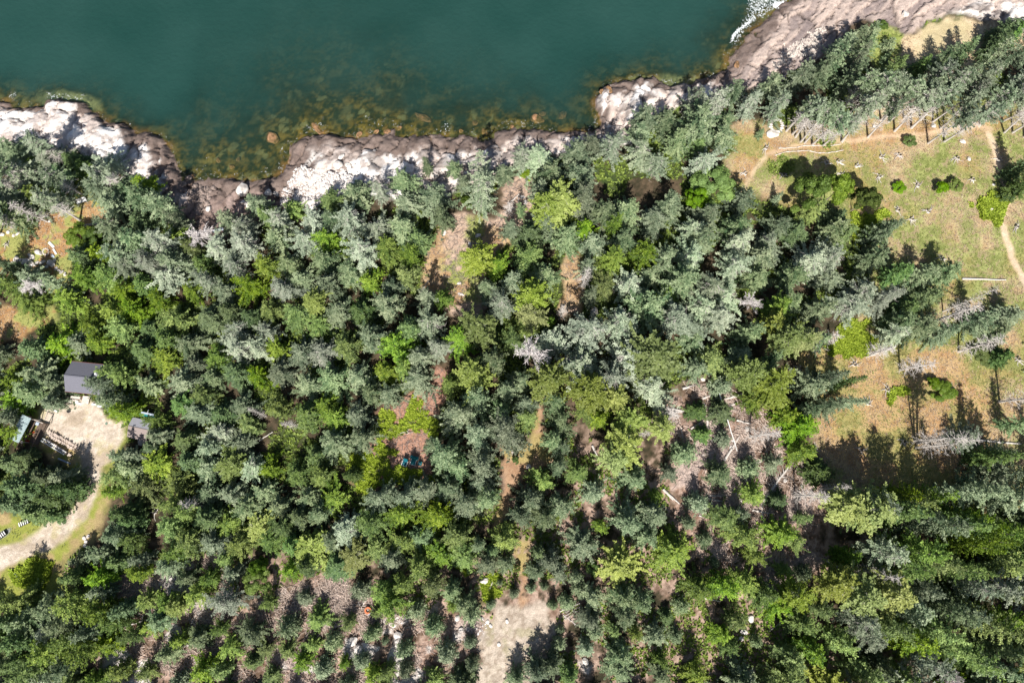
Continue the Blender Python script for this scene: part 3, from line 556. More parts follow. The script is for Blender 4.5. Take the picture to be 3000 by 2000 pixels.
KIND = dict(g=('spruce_tree', 'grey-green spruce', 'spruce', 'g', 'grey-green spruces of the forest', 'crown'), b=('fir_tree', 'bright green feathery fir', 'fir', 'b', 'green firs of the forest', 'crown'),
 l=('lichen_spruce_tree', 'pale lichen-grey spruce', 'spruce', 'l', 'lichen-grey spruces', 'crown'), d=('dark_spruce_tree', 'deep green spruce', 'spruce', 'd', 'dark spruces', 'crown'),
 y=('pine_tree', 'yellow-green flat-topped conifer', 'conifer', 'y', 'yellow-green conifers', 'crown'), t=('bare_trunked_spruce', 'tall spruce with bare silver trunk', 'spruce', 't', 'tall bare-trunked spruces of the shore belt', 'crown'),
 s=('dead_tree', 'bare grey dead tree', 'dead tree', None, 'standing dead trees', None), w=('dead_tree', 'fuzzy pale dead tree', 'dead tree', None, 'standing dead trees', None),
 r=('leafy_bush', 'leafy lime green bush', 'bush', 'r', 'leafy bushes', 'crown'), n=('young_spruce', 'small rounded young spruce', 'young spruce', 'g', 'young spruces', 'crown'))
HSC = dict(g=(9, 1.6), b=(8, 1.6), l=(10, 1.6), d=(8, 1.5), y=(10, 1.5), t=(13, 1.2), s=(10, 2), w=(7.5, .5), r=(3.2, .6), n=(3.2, .6))
TREES = []
def tree(kind, u, v, rpx, h=None, base=False, look=None, lean=None):
    k = KIND[kind]; h = h or max(2, rng.normal(*HSC[kind])); P = PROTO[kind][int(rng.integers(len(PROTO[kind])))]
    frac = {'t': .72, 'n': .35, 'r': .5}.get(kind, .50)
    x, y, z, t = gpt(u, v, 0 if base else h * frac)
    if kind not in 'rn' and SD_at(x, y) < 1.0: z = max(z, .4)
    rm = rpx * (t if not base else t * .9)
    rm *= 1.08; e = empty(k[0], (x, y, z - .05), float(rng.uniform(0, 6.283))); s = rm / P['R']; e.scale = (s, s, h / P['h'])
    if kind == 't' and not lean: lean = (float(rng.normal(0, .06)), float(rng.normal(.02, .06)))
    if lean: e.rotation_euler = (lean[0], lean[1], e.rotation_euler[2])
    else: e.rotation_euler = (float(rng.normal(0, .03)), float(rng.normal(0, .03)), e.rotation_euler[2])
    if 'crown' in P: link('crown', P['crown'], k[3] if not P['crown'].materials else None, e)
    link('trunk', P['trunk'], P.get('tm', 'bark') if not P['trunk'].materials else None, e)
    if 'dead' in P: link('dead_branches' if 'crown' in P else 'branches', P['dead'], P['dm'] if not P['dead'].materials else None, e)
    tag(e, uniq(look or k[1], x, y, z + h * frac), k[2], k[4]); TREES.append((u, v, rpx, kind)); return e
def SD_at(x, y): return float(samp(SD, np.array([x]), np.array([y]))[0])

HAND = []
def hl(ox, oy, s, items):
    for it in items: HAND.append((it[3], ox + it[0] / s, oy + it[1] / s, it[2] / s) + tuple(it[4:]))
# read off the enlarged crops: x, y, crown radius, kind
hl(0, 200, 2.24, [(90, 540, 110, 'g'), (320, 560, 105, 'l'), (470, 610, 85, 'd'), (560, 660, 90, 'd'), (225, 640, 70, 'r'), (150, 700, 130, 'l'), (380, 720, 120, 'g'), (30, 800, 90, 'g'), (120, 880, 120, 'g'), (60, 960, 100, 'g'), (250, 840, 90, 'b'),
 (720, 640, 95, 'l'), (620, 780, 90, 'g'), (820, 800, 120, 'g'), (960, 760, 85, 'b'), (930, 850, 110, 'g'), (740, 900, 110, 'g'), (1060, 920, 100, 'g'), (370, 880, 85, 'l'), (930, 1010, 100, 'd'), (530, 1105, 95, 'r'), (620, 1130, 90, 'r'),
 (720, 1060, 100, 'g'), (1140, 1110, 95, 'b'), (1170, 1010, 70, 'g'), (1060, 1160, 100, 'l'), (880, 1130, 110, 'g'), (790, 1230, 105, 'g'), (530, 1240, 95, 'd'), (650, 1210, 80, 'b'), (700, 1360, 110, 'b'), (560, 1370, 105, 'b'), (1000, 1280, 110, 'l'), (1150, 1270, 110, 'g'),
 (830, 1310, 95, 'l'), (1100, 1370, 110, 'l'), (1330, 1120, 105, 'w'), (1420, 1190, 95, 'l'), (1360, 1390, 75, 'l'), (1260, 1190, 75, 'b'), (1490, 1000, 85, 'g'), (1600, 1060, 95, 'l'), (1620, 1170, 100, 'l'), (1560, 1310, 100, 'l'), (1690, 900, 85, 'g'), (1760, 960, 75, 'b'),
 (1920, 930, 85, 'b'), (2010, 1130, 100, 'l'), (1830, 1120, 95, 'g'), (1850, 1010, 80, 'l'), (2130, 1260, 105, 'g'), (2180, 1010, 80, 'g'), (1860, 1450, 105, 'l'), (1750, 1290, 90, 'b'), (1650, 1430, 95, 'b'), (2150, 1430, 100, 'g'), (2080, 1540, 65, 'y'), (30, 1290, 70, 'g'), (210, 1380, 95, 'g'),
 (40, 1430, 80, 'b'), (235, 1440, 85, 'w'), (380, 1430, 90, 'g'), (200, 1540, 90, 'b'), (450, 1510, 90, 'b')])
hl(1000, 200, 2.24, [(100, 830, 120, 'g'), (60, 1000, 120, 'l'), (260, 830, 60, 'l'), (420, 740, 90, 'g'), (430, 880, 105, 'g'), (620, 860, 130, 'g'), (740, 660, 55, 'g'), (800, 760, 60, 'g'), (930, 700, 90, 'l', 13), (920, 830, 110, 'l', 13), (1070, 690, 80, 'g'), (560, 640, 40, 'g'),
 (240, 1060, 100, 'l'), (400, 1040, 100, 'g'), (500, 1120, 100, 'd'), (660, 980, 70, 'g'), (300, 1180, 100, 'b'), (460, 1240, 80, 'b'), (140, 1200, 110, 'l'), (430, 1370, 100, 'b'), (340, 1440, 90, 'g'), (200, 1400, 95, 'b'), (560, 1500, 80, 'g'), (660, 1520, 75, 'b'), (60, 1330, 110, 'g'),
 (1220, 700, 42, 'r', 2), (830, 890, 50, 'r', 2), (930, 935, 35, 'r', 2), (1290, 590, 110, 'l'), (1180, 600, 70, 'l'), (1380, 700, 110, 'g'), (1320, 800, 80, 'g'), (1560, 560, 110, 'g'), (1640, 500, 80, 'g'), (1780, 520, 95, 'l'), (1950, 560, 90, 'l'), (2060, 640, 90, 'l'),
 (2000, 330, 95, 'g'), (1960, 420, 80, 'g'), (2130, 350, 105, 'g'), (2200, 470, 90, 'g'), (1580, 700, 110, 'g'), (1430, 880, 115, 'y'), (1350, 960, 90, 'y'), (1600, 870, 110, 'g'), (1240, 1100, 110, 'd'), (1110, 1060, 60, 'g'), (1100, 920, 60, 's', 5), (1180, 930, 40, 'g'),
 (1720, 940, 95, 'g'), (1880, 930, 110, 'g'), (2050, 1000, 110, 'g'), (2160, 900, 95, 'g'), (1800, 1020, 60, 'b'), (1600, 1060, 80, 'b'), (1480, 1120, 110, 'g'), (1650, 1150, 105, 'g'), (1850, 1130, 110, 'g'), (1340, 1020, 100, 'g'), (1780, 1250, 90, 'b'), (1990, 1210, 100, 'b'), (2120, 1240, 95, 'g'),
 (1230, 1240, 130, 'b'), (1340, 1360, 105, 'g'), (1120, 1410, 90, 'g'), (1020, 1300, 100, 'b'), (900, 1270, 95, 'y', 9), (970, 1460, 80, 'g'), (1250, 1530, 100, 'y'), (1600, 1370, 70, 's', 10), (1620, 1290, 60, 'g'), (1730, 1430, 90, 'b'), (1880, 1430, 100, 'l'), (2020, 1370, 100, 'g'), (2140, 1500, 80, 'b'), (1640, 1500, 55, 'g')])
hl(2000, 0, 2.24, [(200, 700, 95, 'l'), (60, 680, 80, 'l'), (330, 600, 80, 'g'), (430, 700, 85, 'l'), (590, 560, 80, 'g'), (620, 700, 80, 'l'), (260, 900, 100, 'g'), (130, 1080, 110, 'l'), (100, 960, 80, 'd'), (280, 800, 80, 'g'), (190, 1230, 150, 'r', 6), (90, 1310, 80, 'r', 6),
 (380, 1320, 100, 'g'), (150, 1420, 105, 'g'), (330, 1500, 100, 'g'), (60, 1520, 90, 'l'), (640, 1480, 90, 'g'), (510, 880, 34, 'n', 3), (615, 1300, 36, 'n', 4), (840, 1290, 130, 'r', 9), (1000, 1260, 110, 'r', 9), (1180, 1320, 90, 'r', 8), (860, 1360, 80, 'b', 8),
 (1000, 1440, 110, 'd'), (1300, 1520, 85, 'd'), (1060, 1530, 80, 'd'), (1700, 1240, 50, 'r', 2), (1790, 1220, 50, 'r', 2), (1490, 930, 45, 'r', 1.5), (1420, 1230, 45, 'r', 1.2), (1350, 300, 55, 'n', 3), (1330, 385, 36, 'n', 2.6), (1310, 170, 38, 'r', 1.5),
 (1240, 220, 70, 'g', 7), (1150, 260, 80, 'g', 7.5), (1040, 310, 80, 'g', 7.5), (1000, 400, 85, 'g', 11), (900, 470, 80, 'g', 11), (1130, 400, 85, 'g', 11), (760, 520, 80, 'g', 12), (1200, 330, 80, 'g', 7.5), (1090, 510, 85, 'g', 12), (2100, 200, 90, 'd', 7), (2200, 180, 80, 'd', 7), (2060, 300, 85, 'd', 7.5), (2210, 310, 90, 'g', 12),
 (2245, 1210, 80, 'd', 9), (2250, 1080, 70, 'd', 9), (1990, 420, 80, 'g', 13), (1400, 440, 70, 'd', 7), (1560, 430, 70, 'd', 7), (1720, 380, 70, 'g', 7.5), (1850, 340, 70, 'd', 7.5)])
hl(2000, 650, 2.24, [(130, 130, 110, 'g'), (60, 240, 100, 'l'), (350, 150, 110, 'l'), (560, 130, 90, 'l'), (520, 230, 100, 'g'), (330, 300, 110, 'l'), (180, 430, 120, 'l'), (480, 370, 110, 'g'), (280, 500, 110, 'l'), (130, 560, 120, 'l'), (240, 640, 100, 'l'), (70, 780, 95, 'g'), (820, 280, 130, 'l'), (960, 250, 110, 'l'), (720, 360, 110, 'g'), (960, 380, 90, 'g'),
 (1250, 230, 105, 'g'), (1320, 60, 80, 'g'), (1000, 60, 95, 'g'), (730, 60, 110, 'd'), (1420, 330, 90, 'd'), (1150, 460, 110, 'l'), (1080, 560, 110, 'l'), (1340, 480, 90, 'l'), (900, 560, 95, 'g'), (1560, 370, 100, 'g'), (1720, 340, 100, 'g'), (1480, 560, 90, 'd'), (1620, 480, 95, 'd'), (1780, 600, 105, 's', 13), (1880, 520, 60, 's', 13),
 (1420, 640, 90, 'g'), (1560, 690, 105, 'g'), (1380, 740, 80, 'l'), (1700, 720, 90, 'g'), (1950, 650, 100, 'g'), (2150, 620, 90, 'g'), (2060, 720, 85, 'g'), (420, 540, 80, 'w', 7), (600, 560, 90, 'b'), (570, 680, 75, 'y', 9), (700, 540, 80, 'g'), (440, 740, 90, 'g'), (660, 770, 100, 'y', 11), (780, 790, 80, 'y', 11), (900, 760, 80, 'g'),
 (380, 870, 90, 'g'), (180, 900, 110, 'b'), (90, 960, 90, 'g'), (600, 920, 70, 'g'), (420, 1010, 100, 'y'), (560, 1080, 120, 'y'), (480, 1160, 90, 'b'), (850, 1070, 110, 'g', 10), (960, 1040, 80, 'g', 12), (1080, 1050, 50, 'd', 12), (820, 1240, 80, 'g', 9), (950, 1200, 80, 'g', 11), (1080, 1170, 60, 'g', 12),
 (780, 1370, 120, 'b', 9), (680, 1280, 80, 'b'), (2080, 1510, 70, 'g', 9), (2200, 1330, 60, 'g', 9), (1720, 1130, 80, 'r', 1.6), (1640, 1060, 50, 'r', 1.4), (2100, 880, 80, 'd', 5), (1950, 880, 80, 'r', 1.6)])
hl(0, 900, 2.24, [(80, 490, 100, 'b'), (250, 430, 100, 'g'), (350, 500, 100, 'g'), (200, 560, 110, 'g'), (90, 620, 100, 'b'), (330, 620, 70, 'g', 6), (660, 510, 90, 'g', 8), (730, 600, 80, 'g', 8), (800, 680, 90, 'b', 8), (760, 430, 90, 'b', 9), (40, 720, 70, 'g'), (60, 820, 60, 'b', 7), (850, 670, 40, 'b', 3.5),
 (70, 1020, 90, 'd', 6), (160, 975, 70, 'd', 5), (290, 1110, 95, 'd', 6), (420, 1110, 75, 'g', 6), (150, 1170, 120, 'd', 9), (330, 1240, 110, 'd', 8), (70, 1280, 90, 'd', 8), (440, 1190, 80, 'd', 8), (240, 1340, 100, 'd', 6), (360, 1360, 70, 'd', 4),
 (1020, 730, 70, 'b', 7), (1040, 840, 70, 'g', 6), (880, 985, 80, 'g', 6), (1000, 920, 60, 'g', 5), (800, 980, 70, 'g', 7), (760, 1100, 70, 'b', 7), (740, 1200, 60, 'b', 5), (860, 1060, 100, 'g'), (1260, 1290, 80, 's', 7), (1910, 770, 45, 's', 8), (1690, 700, 40, 's', 8), (1560, 280, 100, 'l'), (1700, 270, 80, 'l')])
hl(1000, 900, 2.24, [(900, 150, 110, 'y', 11), (640, 270, 100, 'l'), (1230, 300, 125, 'w', 12), (860, 460, 105, 'y', 11), (720, 520, 80, 'b', 8), (310, 430, 100, 'b'), (500, 480, 105, 'g'), (400, 400, 80, 'b'), (1200, 130, 80, 'b'), (1130, 220, 80, 'b'), (1240, 60, 80, 'y'), (1450, 30, 50, 's', 8), (1655, 30, 45, 's', 7), (1370, 100, 40, 'r', 4),
 (1350, 490, 115, 'y', 12), (1620, 560, 120, 'y', 13), (1820, 610, 80, 'y', 11), (2060, 330, 140, 'y', 13), (1180, 480, 95, 'g'), (900, 600, 110, 'g', 13), (760, 720, 120, 'g', 13), (1080, 560, 90, 'g', 11), (1200, 640, 90, 'g'), (1050, 680, 90, 'g'), (1080, 830, 130, 'g', 14), (900, 840, 110, 'g', 13), (1400, 620, 90, 'g'), (1440, 760, 90, 'g'), (1400, 860, 80, 'g'), (1220, 730, 70, 'b'),
 (680, 960, 120, 'g', 14), (600, 900, 70, 'g', 12), (770, 1060, 95, 'g', 12), (920, 1020, 110, 'g', 12), (930, 1150, 85, 'g'), (1150, 1000, 28, 'r', 1.6), (1600, 690, 80, 'b'), (1700, 730, 80, 'b'), (1900, 760, 95, 'y', 10), (1850, 920, 110, 'y', 10), (1780, 1000, 85, 'y', 9), (2080, 800, 75, 'y', 8), (1980, 830, 45, 's', 8), (1440, 940, 70, 'g', 8), (1420, 1050, 70, 'g', 8),
 (1310, 1130, 90, 'b', 7), (1540, 1090, 80, 'b', 7), (1650, 1200, 85, 'g', 7), (1440, 1300, 100, 'g', 8), (1250, 1260, 100, 'g', 9), (1330, 1400, 100, 'g', 8), (1170, 1360, 85, 'g', 8), (1920, 1130, 90, 'g', 7), (2070, 1240, 55, 'b', 5), (2160, 1090, 60, 'g', 6), (1700, 1430, 55, 'b', 5), (1880, 1400, 110, 'g', 8), (2050, 1380, 110, 'g', 8), (2000, 1500, 90, 'g', 8),
 (250, 1260, 100, 'g', 10), (420, 1230, 90, 'g', 9), (560, 1200, 85, 'g', 9), (130, 850, 90, 'g'), (110, 700, 90, 'g'), (60, 1100, 60, 'd', 8), (190, 560, 90, 'g'), (820, 1280, 110, 'g', 10), (950, 1260, 90, 'g', 9)])
hl(1000, 1400, 2.352, [(1000, 600, 85, 'g', 7), (1130, 590, 70, 'g', 7), (950, 470, 60, 'g', 7), (1040, 500, 60, 'd', 6), (1340, 640, 70, 'g', 6), (1440, 560, 90, 'g', 7), (1370, 520, 70, 'd', 6), (1190, 790, 45, 'n', 3.4), (1310, 760, 42, 'n', 3), (1400, 740, 40, 'n', 3), (1500, 650, 70, 'g', 6), (1620, 680, 62, 'n', 4.5), (1620, 750, 50, 'n', 3.4), (1460, 870, 45, 'n', 3), (1095, 720, 28, 'n', 2.2), (1030, 870, 42, 'n', 3), (1510, 1040, 38, 'n', 2.5), (1495, 1130, 58, 'n', 4), (885, 1130, 58, 'n', 4.4), (900, 1270, 62, 'n', 4.5),
 (635, 1010, 92, 'n', 5.5), (720, 1200, 92, 'n', 5.5), (215, 1060, 75, 'n', 5), (300, 1120, 34, 'n', 2.6), (440, 1180, 75, 'n', 6), (440, 1310, 68, 'n', 5), (40, 1000, 60, 'b', 5), (330, 860, 110, 'b', 7), (300, 780, 90, 'b', 8), (430, 730, 80, 'b', 8), (240, 920, 50, 'b', 4), (630, 730, 90, 'b', 7), (770, 780, 80, 'g', 7), (860, 870, 90, 'g', 7), (890, 940, 70, 'g', 6), (770, 880, 55, 'b', 5),
 (1350, 1320, 95, 'g', 6), (1450, 1280, 85, 'g', 6), (1560, 1350, 85, 'd', 6), (1200, 1380, 70, 'g', 5), (1720, 820, 90, 'g', 7), (1700, 960, 80, 'g', 7), (1740, 1050, 70, 'g', 6), (1690, 1170, 65, 'g', 5), (1880, 1050, 55, 'b', 5), (1960, 950, 100, 'g', 8), (1930, 820, 100, 'g', 8), (2080, 850, 90, 'g', 8), (2160, 1070, 85, 'g', 7), (2030, 1070, 60, 'b', 6), (1920, 1220, 100, 'g', 7), (1910, 1340, 90, 'g', 6), (2190, 1260, 60, 'b', 5), (2200, 1350, 80, 'g', 5), (20, 1280, 50, 'b', 4), (220, 1350, 70, 'b', 5), (320, 1340, 60, 'b', 5), (1740, 620, 55, 'r', 3), (1210, 620, 26, 'r', 1.5)])
hl(0, 1400, 2.352, [(870, 230, 100, 'd', 8), (900, 300, 80, 'd', 7), (820, 380, 110, 'g', 8), (700, 520, 90, 'g', 7), (900, 430, 80, 'b', 7), (560, 560, 60, 'g', 5), (480, 690, 75, 'd', 7), (680, 680, 100, 'b', 7), (950, 660, 80, 'b', 6), (690, 780, 75, 'g', 6), (970, 560, 60, 'g', 6), (1170, 350, 100, 'b', 8), (1300, 420, 115, 'b', 8), (1220, 520, 90, 'b', 7), (1150, 600, 85, 'g', 6), (1180, 190, 80, 'b', 8), (1300, 240, 80, 'b', 8),
 (1540, 560, 70, 'b', 6), (1590, 660, 75, 'g', 6), (1290, 690, 75, 'g', 6), (1440, 700, 80, 'b', 6), (1350, 800, 85, 'b', 6), (1180, 850, 95, 'b', 6), (1230, 880, 60, 'y', 6), (1560, 850, 110, 'l', 8), (1780, 700, 100, 'r', 5), (1780, 620, 70, 'r', 5), (1990, 630, 70, 'b', 6), (1850, 860, 60, 'b', 5), (1090, 980, 90, 'g', 6), (1060, 1010, 60, 'b', 5), (1720, 1070, 95, 'g', 6), (1160, 1200, 85, 'g', 5), (1230, 1120, 60, 'b', 5), (1500, 1050, 60, 'b', 6), (1580, 1160, 70, 'b', 5), (1400, 1310, 100, 'b', 6), (1520, 1330, 80, 'b', 5), (1010, 1340, 70, 'b', 5), (830, 1330, 90, 'b', 5),
 (100, 850, 110, 'b', 9), (200, 980, 100, 'g', 9), (60, 980, 90, 'd', 9), (350, 900, 100, 'g', 9), (520, 860, 110, 'b', 9), (700, 930, 110, 'b', 9), (440, 1000, 110, 'g', 9), (850, 900, 80, 'd', 7), (620, 1060, 90, 'g', 9), (800, 1000, 80, 'b', 8), (130, 1130, 110, 'd', 9), (330, 1210, 110, 'b', 9), (600, 1170, 110, 'b', 9), (480, 1120, 90, 'b', 9), (200, 1330, 110, 'b', 9), (420, 1330, 100, 'g', 8), (900, 1100, 70, 'b', 7), (60, 1290, 80, 'd', 9)])
hl(2000, 1300, 2.24, [(240, 200, 95, 'g', 6), (460, 330, 80, 'b', 6), (630, 370, 70, 'd', 5), (600, 130, 60, 'g', 5), (280, 490, 100, 'b', 7), (390, 600, 100, 'b', 7), (380, 470, 60, 'g', 6), (640, 590, 105, 'b', 7), (720, 640, 80, 'b', 7), (790, 480, 50, 'b', 5), (40, 520, 50, 'g', 5), (470, 740, 70, 'b', 6), (210, 780, 40, 'n', 3), (660, 830, 50, 'b', 5),
 (800, 50, 90, 'b', 8), (1060, 420, 130, 'y', 10), (1200, 430, 130, 'y', 11), (1300, 390, 90, 'l', 12), (1000, 300, 60, 's', 9), (1500, 380, 100, 'b', 12), (1620, 350, 80, 'b', 12), (1440, 320, 70, 'b', 10), (1760, 350, 90, 'g', 12), (1950, 300, 110, 'g', 13), (2120, 350, 110, 'g', 13), (2100, 180, 90, 'g', 13), (2050, 80, 80, 'd', 13), (1850, 480, 90, 'b', 12), (1960, 530, 90, 'b', 12), (1640, 520, 80, 'b', 11),
 (1080, 740, 80, 'b', 8), (1300, 700, 120, 'l', 12), (1520, 720, 130, 'b', 13), (1460, 840, 120, 'b', 13), (1690, 790, 100, 'b', 13), (1250, 860, 90, 's', 12), (1000, 920, 110, 'y', 11), (1150, 960, 120, 'y', 12), (1330, 980, 120, 'y', 12), (1600, 950, 80, 'g', 11), (1820, 830, 90, 'b', 13), (1900, 930, 80, 'l', 13), (2040, 920, 95, 'l', 13), (2120, 980, 90, 'b', 13), (1880, 660, 90, 'b', 13), (2000, 640, 70, 'b', 13),
 (100, 950, 110, 'b', 7), (260, 940, 110, 'b', 8), (400, 920, 100, 'b', 7), (520, 980, 100, 'b', 8), (700, 980, 105, 'y', 9), (630, 1060, 100, 'b', 8), (900, 1080, 80, 'b', 8), (340, 1150, 80, 'b', 7), (780, 1180, 100, 'b', 9), (850, 1350, 110, 'b', 9), (720, 1400, 110, 'b', 8), (1150, 1180, 110, 'l', 11), (1200, 1260, 90, 'l', 11), (1030, 1300, 100, 'b', 9), (1350, 1200, 110, 'b', 12), (1500, 1280, 120, 'b', 12), (1650, 1200, 110, 'b', 12),
 (1850, 1120, 120, 'g', 12), (1980, 1170, 110, 'b', 13), (1750, 1080, 90, 'g', 12), (2120, 1150, 90, 'b', 13), (1770, 1360, 110, 'b', 12), (1900, 1420, 110, 'b', 12), (2100, 1330, 100, 'd', 13), (2080, 1460, 100, 'g', 13), (1600, 1430, 110, 'l', 11), (1300, 1440, 100, 'd', 9), (1200, 1520, 110, 'b', 9), (1450, 1530, 90, 'b', 10), (80, 1500, 90, 'b', 6), (300, 1330, 70, 'b', 6), (250, 1250, 80, 'b', 6), (480, 1300, 50, 'n', 3), (1720, 1510, 80, 'w', 9)])
for it in HAND:
    if len(it) == 4 and it[0] in 'gldbsw':
        hh_ = max(3.5, rng.normal(*HSC[it[0]])); hh_ *= .62 if (it[2] < 560 and it[1] < 1750) else (.68 if it[1] < 800 and it[2] > 780 else .85); it = it + (float(hh_),)
    tree(it[0], it[1], it[2], it[3] * .86, (it[4] * float(rng.uniform(.92, 1.08)) if len(it) > 4 else None))
# the shore belt in the top right: trunks read at their feet
for a, b in [(720, 880), (740, 900), (775, 930), (850, 950), (920, 955), (800, 938), (1045, 930), (1110, 840), (1215, 900), (1390, 860), (1300, 790), (1350, 800), (1500, 840), (1610, 940), (1715, 930), (1690, 845), (1640, 800), (1830, 860), (2110, 870), (2165, 870), (2090, 800), (1150, 800), (1000, 770), (1560, 790), (1950, 820),
 (1240, 740), (1450, 780), (1780, 760), (2200, 760), (2240, 900), (680, 860), (1900, 760), (2020, 770), (1100, 740), (1380, 730), (1620, 730)]:
    tree('t', 2000 + a / 2.24, b / 2.24, float(rng.uniform(27, 37)), float(rng.uniform(12.5, 15)), True)
for a, b, h in [(965, 655, 12), (1390, 1205, 12), (150, 480, 9)]:
    tree('s', 1900 + a / 3.267, 1080 + b / 3.267, 38, h, True)
for a, b, h, k in [(1230, 875, 7, 's'), (1425, 970, 10, 's'), (840, 812, 9, 's'), (1810, 850, 10, 's'), (1520, 1432, 15, 's'), (1530, 1480, 16, 's'), (1540, 1450, 14, 't'), (2080, 1180, 12, 's')]:
    tree(k, 2000 + a / 2.24, 650 + b / 2.24, 40, h, True)
for a, b, h, k in [(525, 995, 12, 't'), (170, 1042, 12, 't'), (140, 1082, 12, 't'), (0, 1090, 12, 't'), (545, 830, 11, 't'), (830, 775, 11, 't'), (450, 635, 10, 't'), (170, 810, 10, 't'), (310, 1005, 9, 's'), (220, 800, 11, 't')]:
    tree(k, a / 2.24, 200 + b / 2.24, 34, h, True)

for a, b, h, k in [(2560, 1480, 15, 'd'), (2650, 1530, 15, 'g'), (2740, 1520, 14, 'd'), (2840, 1550, 14, 'b'), (2930, 1520, 14, 'd'), (3020, 1440, 17, 'g'), (2470, 1500, 11, 'b'), (3060, 1300, 17, 'g'), (3090, 1150, 15, 'd'), (2960, 1540, 16, 'b'), (3050, 1060, 13, 'g')]:
    tree(k, a, b, 46, h, True)
# gaps in the forest where the ground shows: no fill trees there
NOFILL = [[(2530, 50), (2720, 50), (2720, 200), (2640, 340), (2520, 340)], LEFTGRASS, [(-60, 890), (40, 900), (170, 905), (180, 950), (60, 980), (-60, 990)], YARD, YARDGRASS, [(20, 1060), (330, 1040), (350, 1200), (450, 1200), (450, 1330), (340, 1330), (280, 1550), (0, 1560), (0, 1200), (60, 1180)],
 CENTRE, STRIP4, FERNCLEAR, PATH, PATH2, GRAVEL2, SLASH, SLASHB, MEADOW, TANTOP, GREENTOP, [(2560, 300), (2700, 330), (2960, 120), (3000, 110), (2700, 50), (2500, 90), (2440, 160), (2500, 260)],
 Z(1000, 1400, 2.352, [(0, 700), (2352, 700), (2352, 1500), (0, 1500)]), Z(0, 1400, 2.352, [(900, 150), (1100, 150), (1100, 500), (900, 600)]), [(1240, 500), (1480, 440), (1490, 640), (1300, 700)], [(2300, 330), (3000, 250), (3000, 460), (2300, 460)],
 [(1760, 470), (1960, 440), (1960, 570), (1770, 570)], Z(0, 200, 2.24, [(330, 850), (620, 750), (600, 1000), (330, 1060)]), [(1640, 1180), (1760, 1200), (1740, 1560), (1640, 1500)], [(740, 1260), (850, 1240), (850, 1340), (750, 1340)]]
_ru, _rv = np.meshgrid(np.arange(-200, 3204, 4.), np.arange(200, 2204, 4.)); NF = np.zeros(_ru.shape, bool)
for _p in NOFILL: NF |= inside(_p, _ru, _rv)
def nf(u, v):
    i = int((u + 200) / 4); j = int((v - 200) / 4); return bool(NF[min(max(j, 0), NF.shape[0] - 1), min(max(i, 0), NF.shape[1] - 1)])
def crowded(u, v, r, q):
    A = TA[:TN[0]]; return bool((((u - A[:, 0]) ** 2 + (v - A[:, 1]) ** 2) < (q * (r + A[:, 2])) ** 2).any())
TA = np.zeros((3000, 3)); TN = [0]
def ta_sync():
    q = [t[:3] for t in TREES if t[3] != 't']; TA[:len(q)] = q; TN[0] = len(q)
ta_sync()
def any_in(polys, u, v):
    a = np.array([u], float); b = np.array([v], float); return any(inside(p, a, b)[0] for p in polys)
def inrock(u, v):
    return inside(ROCK, np.array([u]), np.array([v]))[0]
def rad_at(u, v):
    r = np.interp(u, [0, 900, 1500, 2100, 3000], [39, 42, 49, 60, 62]); return r * (1.0 if v < 1600 else .95)
def kind_at(u, v):
    n = float(fbm(np.array([u / 190.]), np.array([v / 190.]), 900, 2)[0])
    if u > 2300 and v > 1400: w = dict(b=.52, y=.14, g=.16, l=.10, d=.08)
    elif u > 1250 and v < 1150: w = dict(g=.36, l=.46, b=.10, y=.04, d=.04)
    elif u < 1200 and 700 < v < 1700: w = dict(b=.42, g=.26, l=.08, d=.22, y=.02)
    elif v > 1500: w = dict(g=.40, b=.42, l=.06, d=.1, y=.02)
    else: w = dict(g=.50, b=.26, l=.12, d=.06, y=.06)
    w['b'] *= (1.6 if n > .5 else .6); ks = list(w); p = np.array([w[k] for k in ks]); return str(rng.choice(ks, p=p / p.sum()))
fill = 0
for _ in range(26000):
    u = rng.uniform(-90, 3090); v = rng.uniform(330, 2090)
    if fill > 400: break
    if nf(u, v) or inrock(u, v - 15): continue
    r = rad_at(u, v) * rng.uniform(.8, 1.12)
    dr_ = math.hypot(u - 1500, v - 1400); ou, ov = (u - 1500) / dr_, (v - 1400) / dr_
    if nf(u + .9 * r, v) or nf(u - .9 * r, v) or nf(u, v + .9 * r) or nf(u, v - .9 * r) or nf(u + ou * (r + .035 * dr_), v + ov * (r + .035 * dr_)): continue
    if crowded(u, v, r, .74 if v < 1350 or u > 2450 or u < 1400 else .88): continue
    k = kind_at(u, v)
    if k == 'g' and sum(q[3] == 'g' for q in TREES) > 292: k = 'b'
    if k == 'b' and sum(q[3] == 'b' for q in TREES) > 292: k = 'd'
    h = np.interp(u, [0, 900, 1500, 2100, 3000], [7.2, 7.5, 8.8, 10.5, 11.5]) * rng.uniform(.72, 1.2)
    if u < 1000 and v > 800: h *= .72
    elif v > 1550 and u < 2300: h *= .75
    if v < 620 and u < 1700: h *= .7
    if u > 2350 and v < 430: h *= .7
    tree(k, u, v, r, float(h)); fill += 1; ta_sync()
# young trees coming up through the cut brush and the open ground at the bottom
small = 0
for _ in range(4000):
    u = rng.uniform(300, 2430); v = rng.uniform(1110, 2030)
    if not any_in([SLASH, SLASHB] + [Z(1000, 1400, 2.352, [(1500, 780), (2352, 780), (2352, 1450), (1560, 1450)])], u, v) or any_in([GRAVEL2, PATH, PATH2] + PALEROCK, u, v): continue
    r = rng.uniform(24, 42)
    if crowded(u, v, r, 1.0): continue
    tree(str(rng.choice(['n', 'b', 'd', 'n'])), u, v, r, float(r * .11 * rng.uniform(.9, 1.3))); small += 1; ta_sync()
    if small > 34: break
print('trees', len(TREES), 'fill', fill, {k: sum(t[3] == k for t in TREES) for k in KIND})

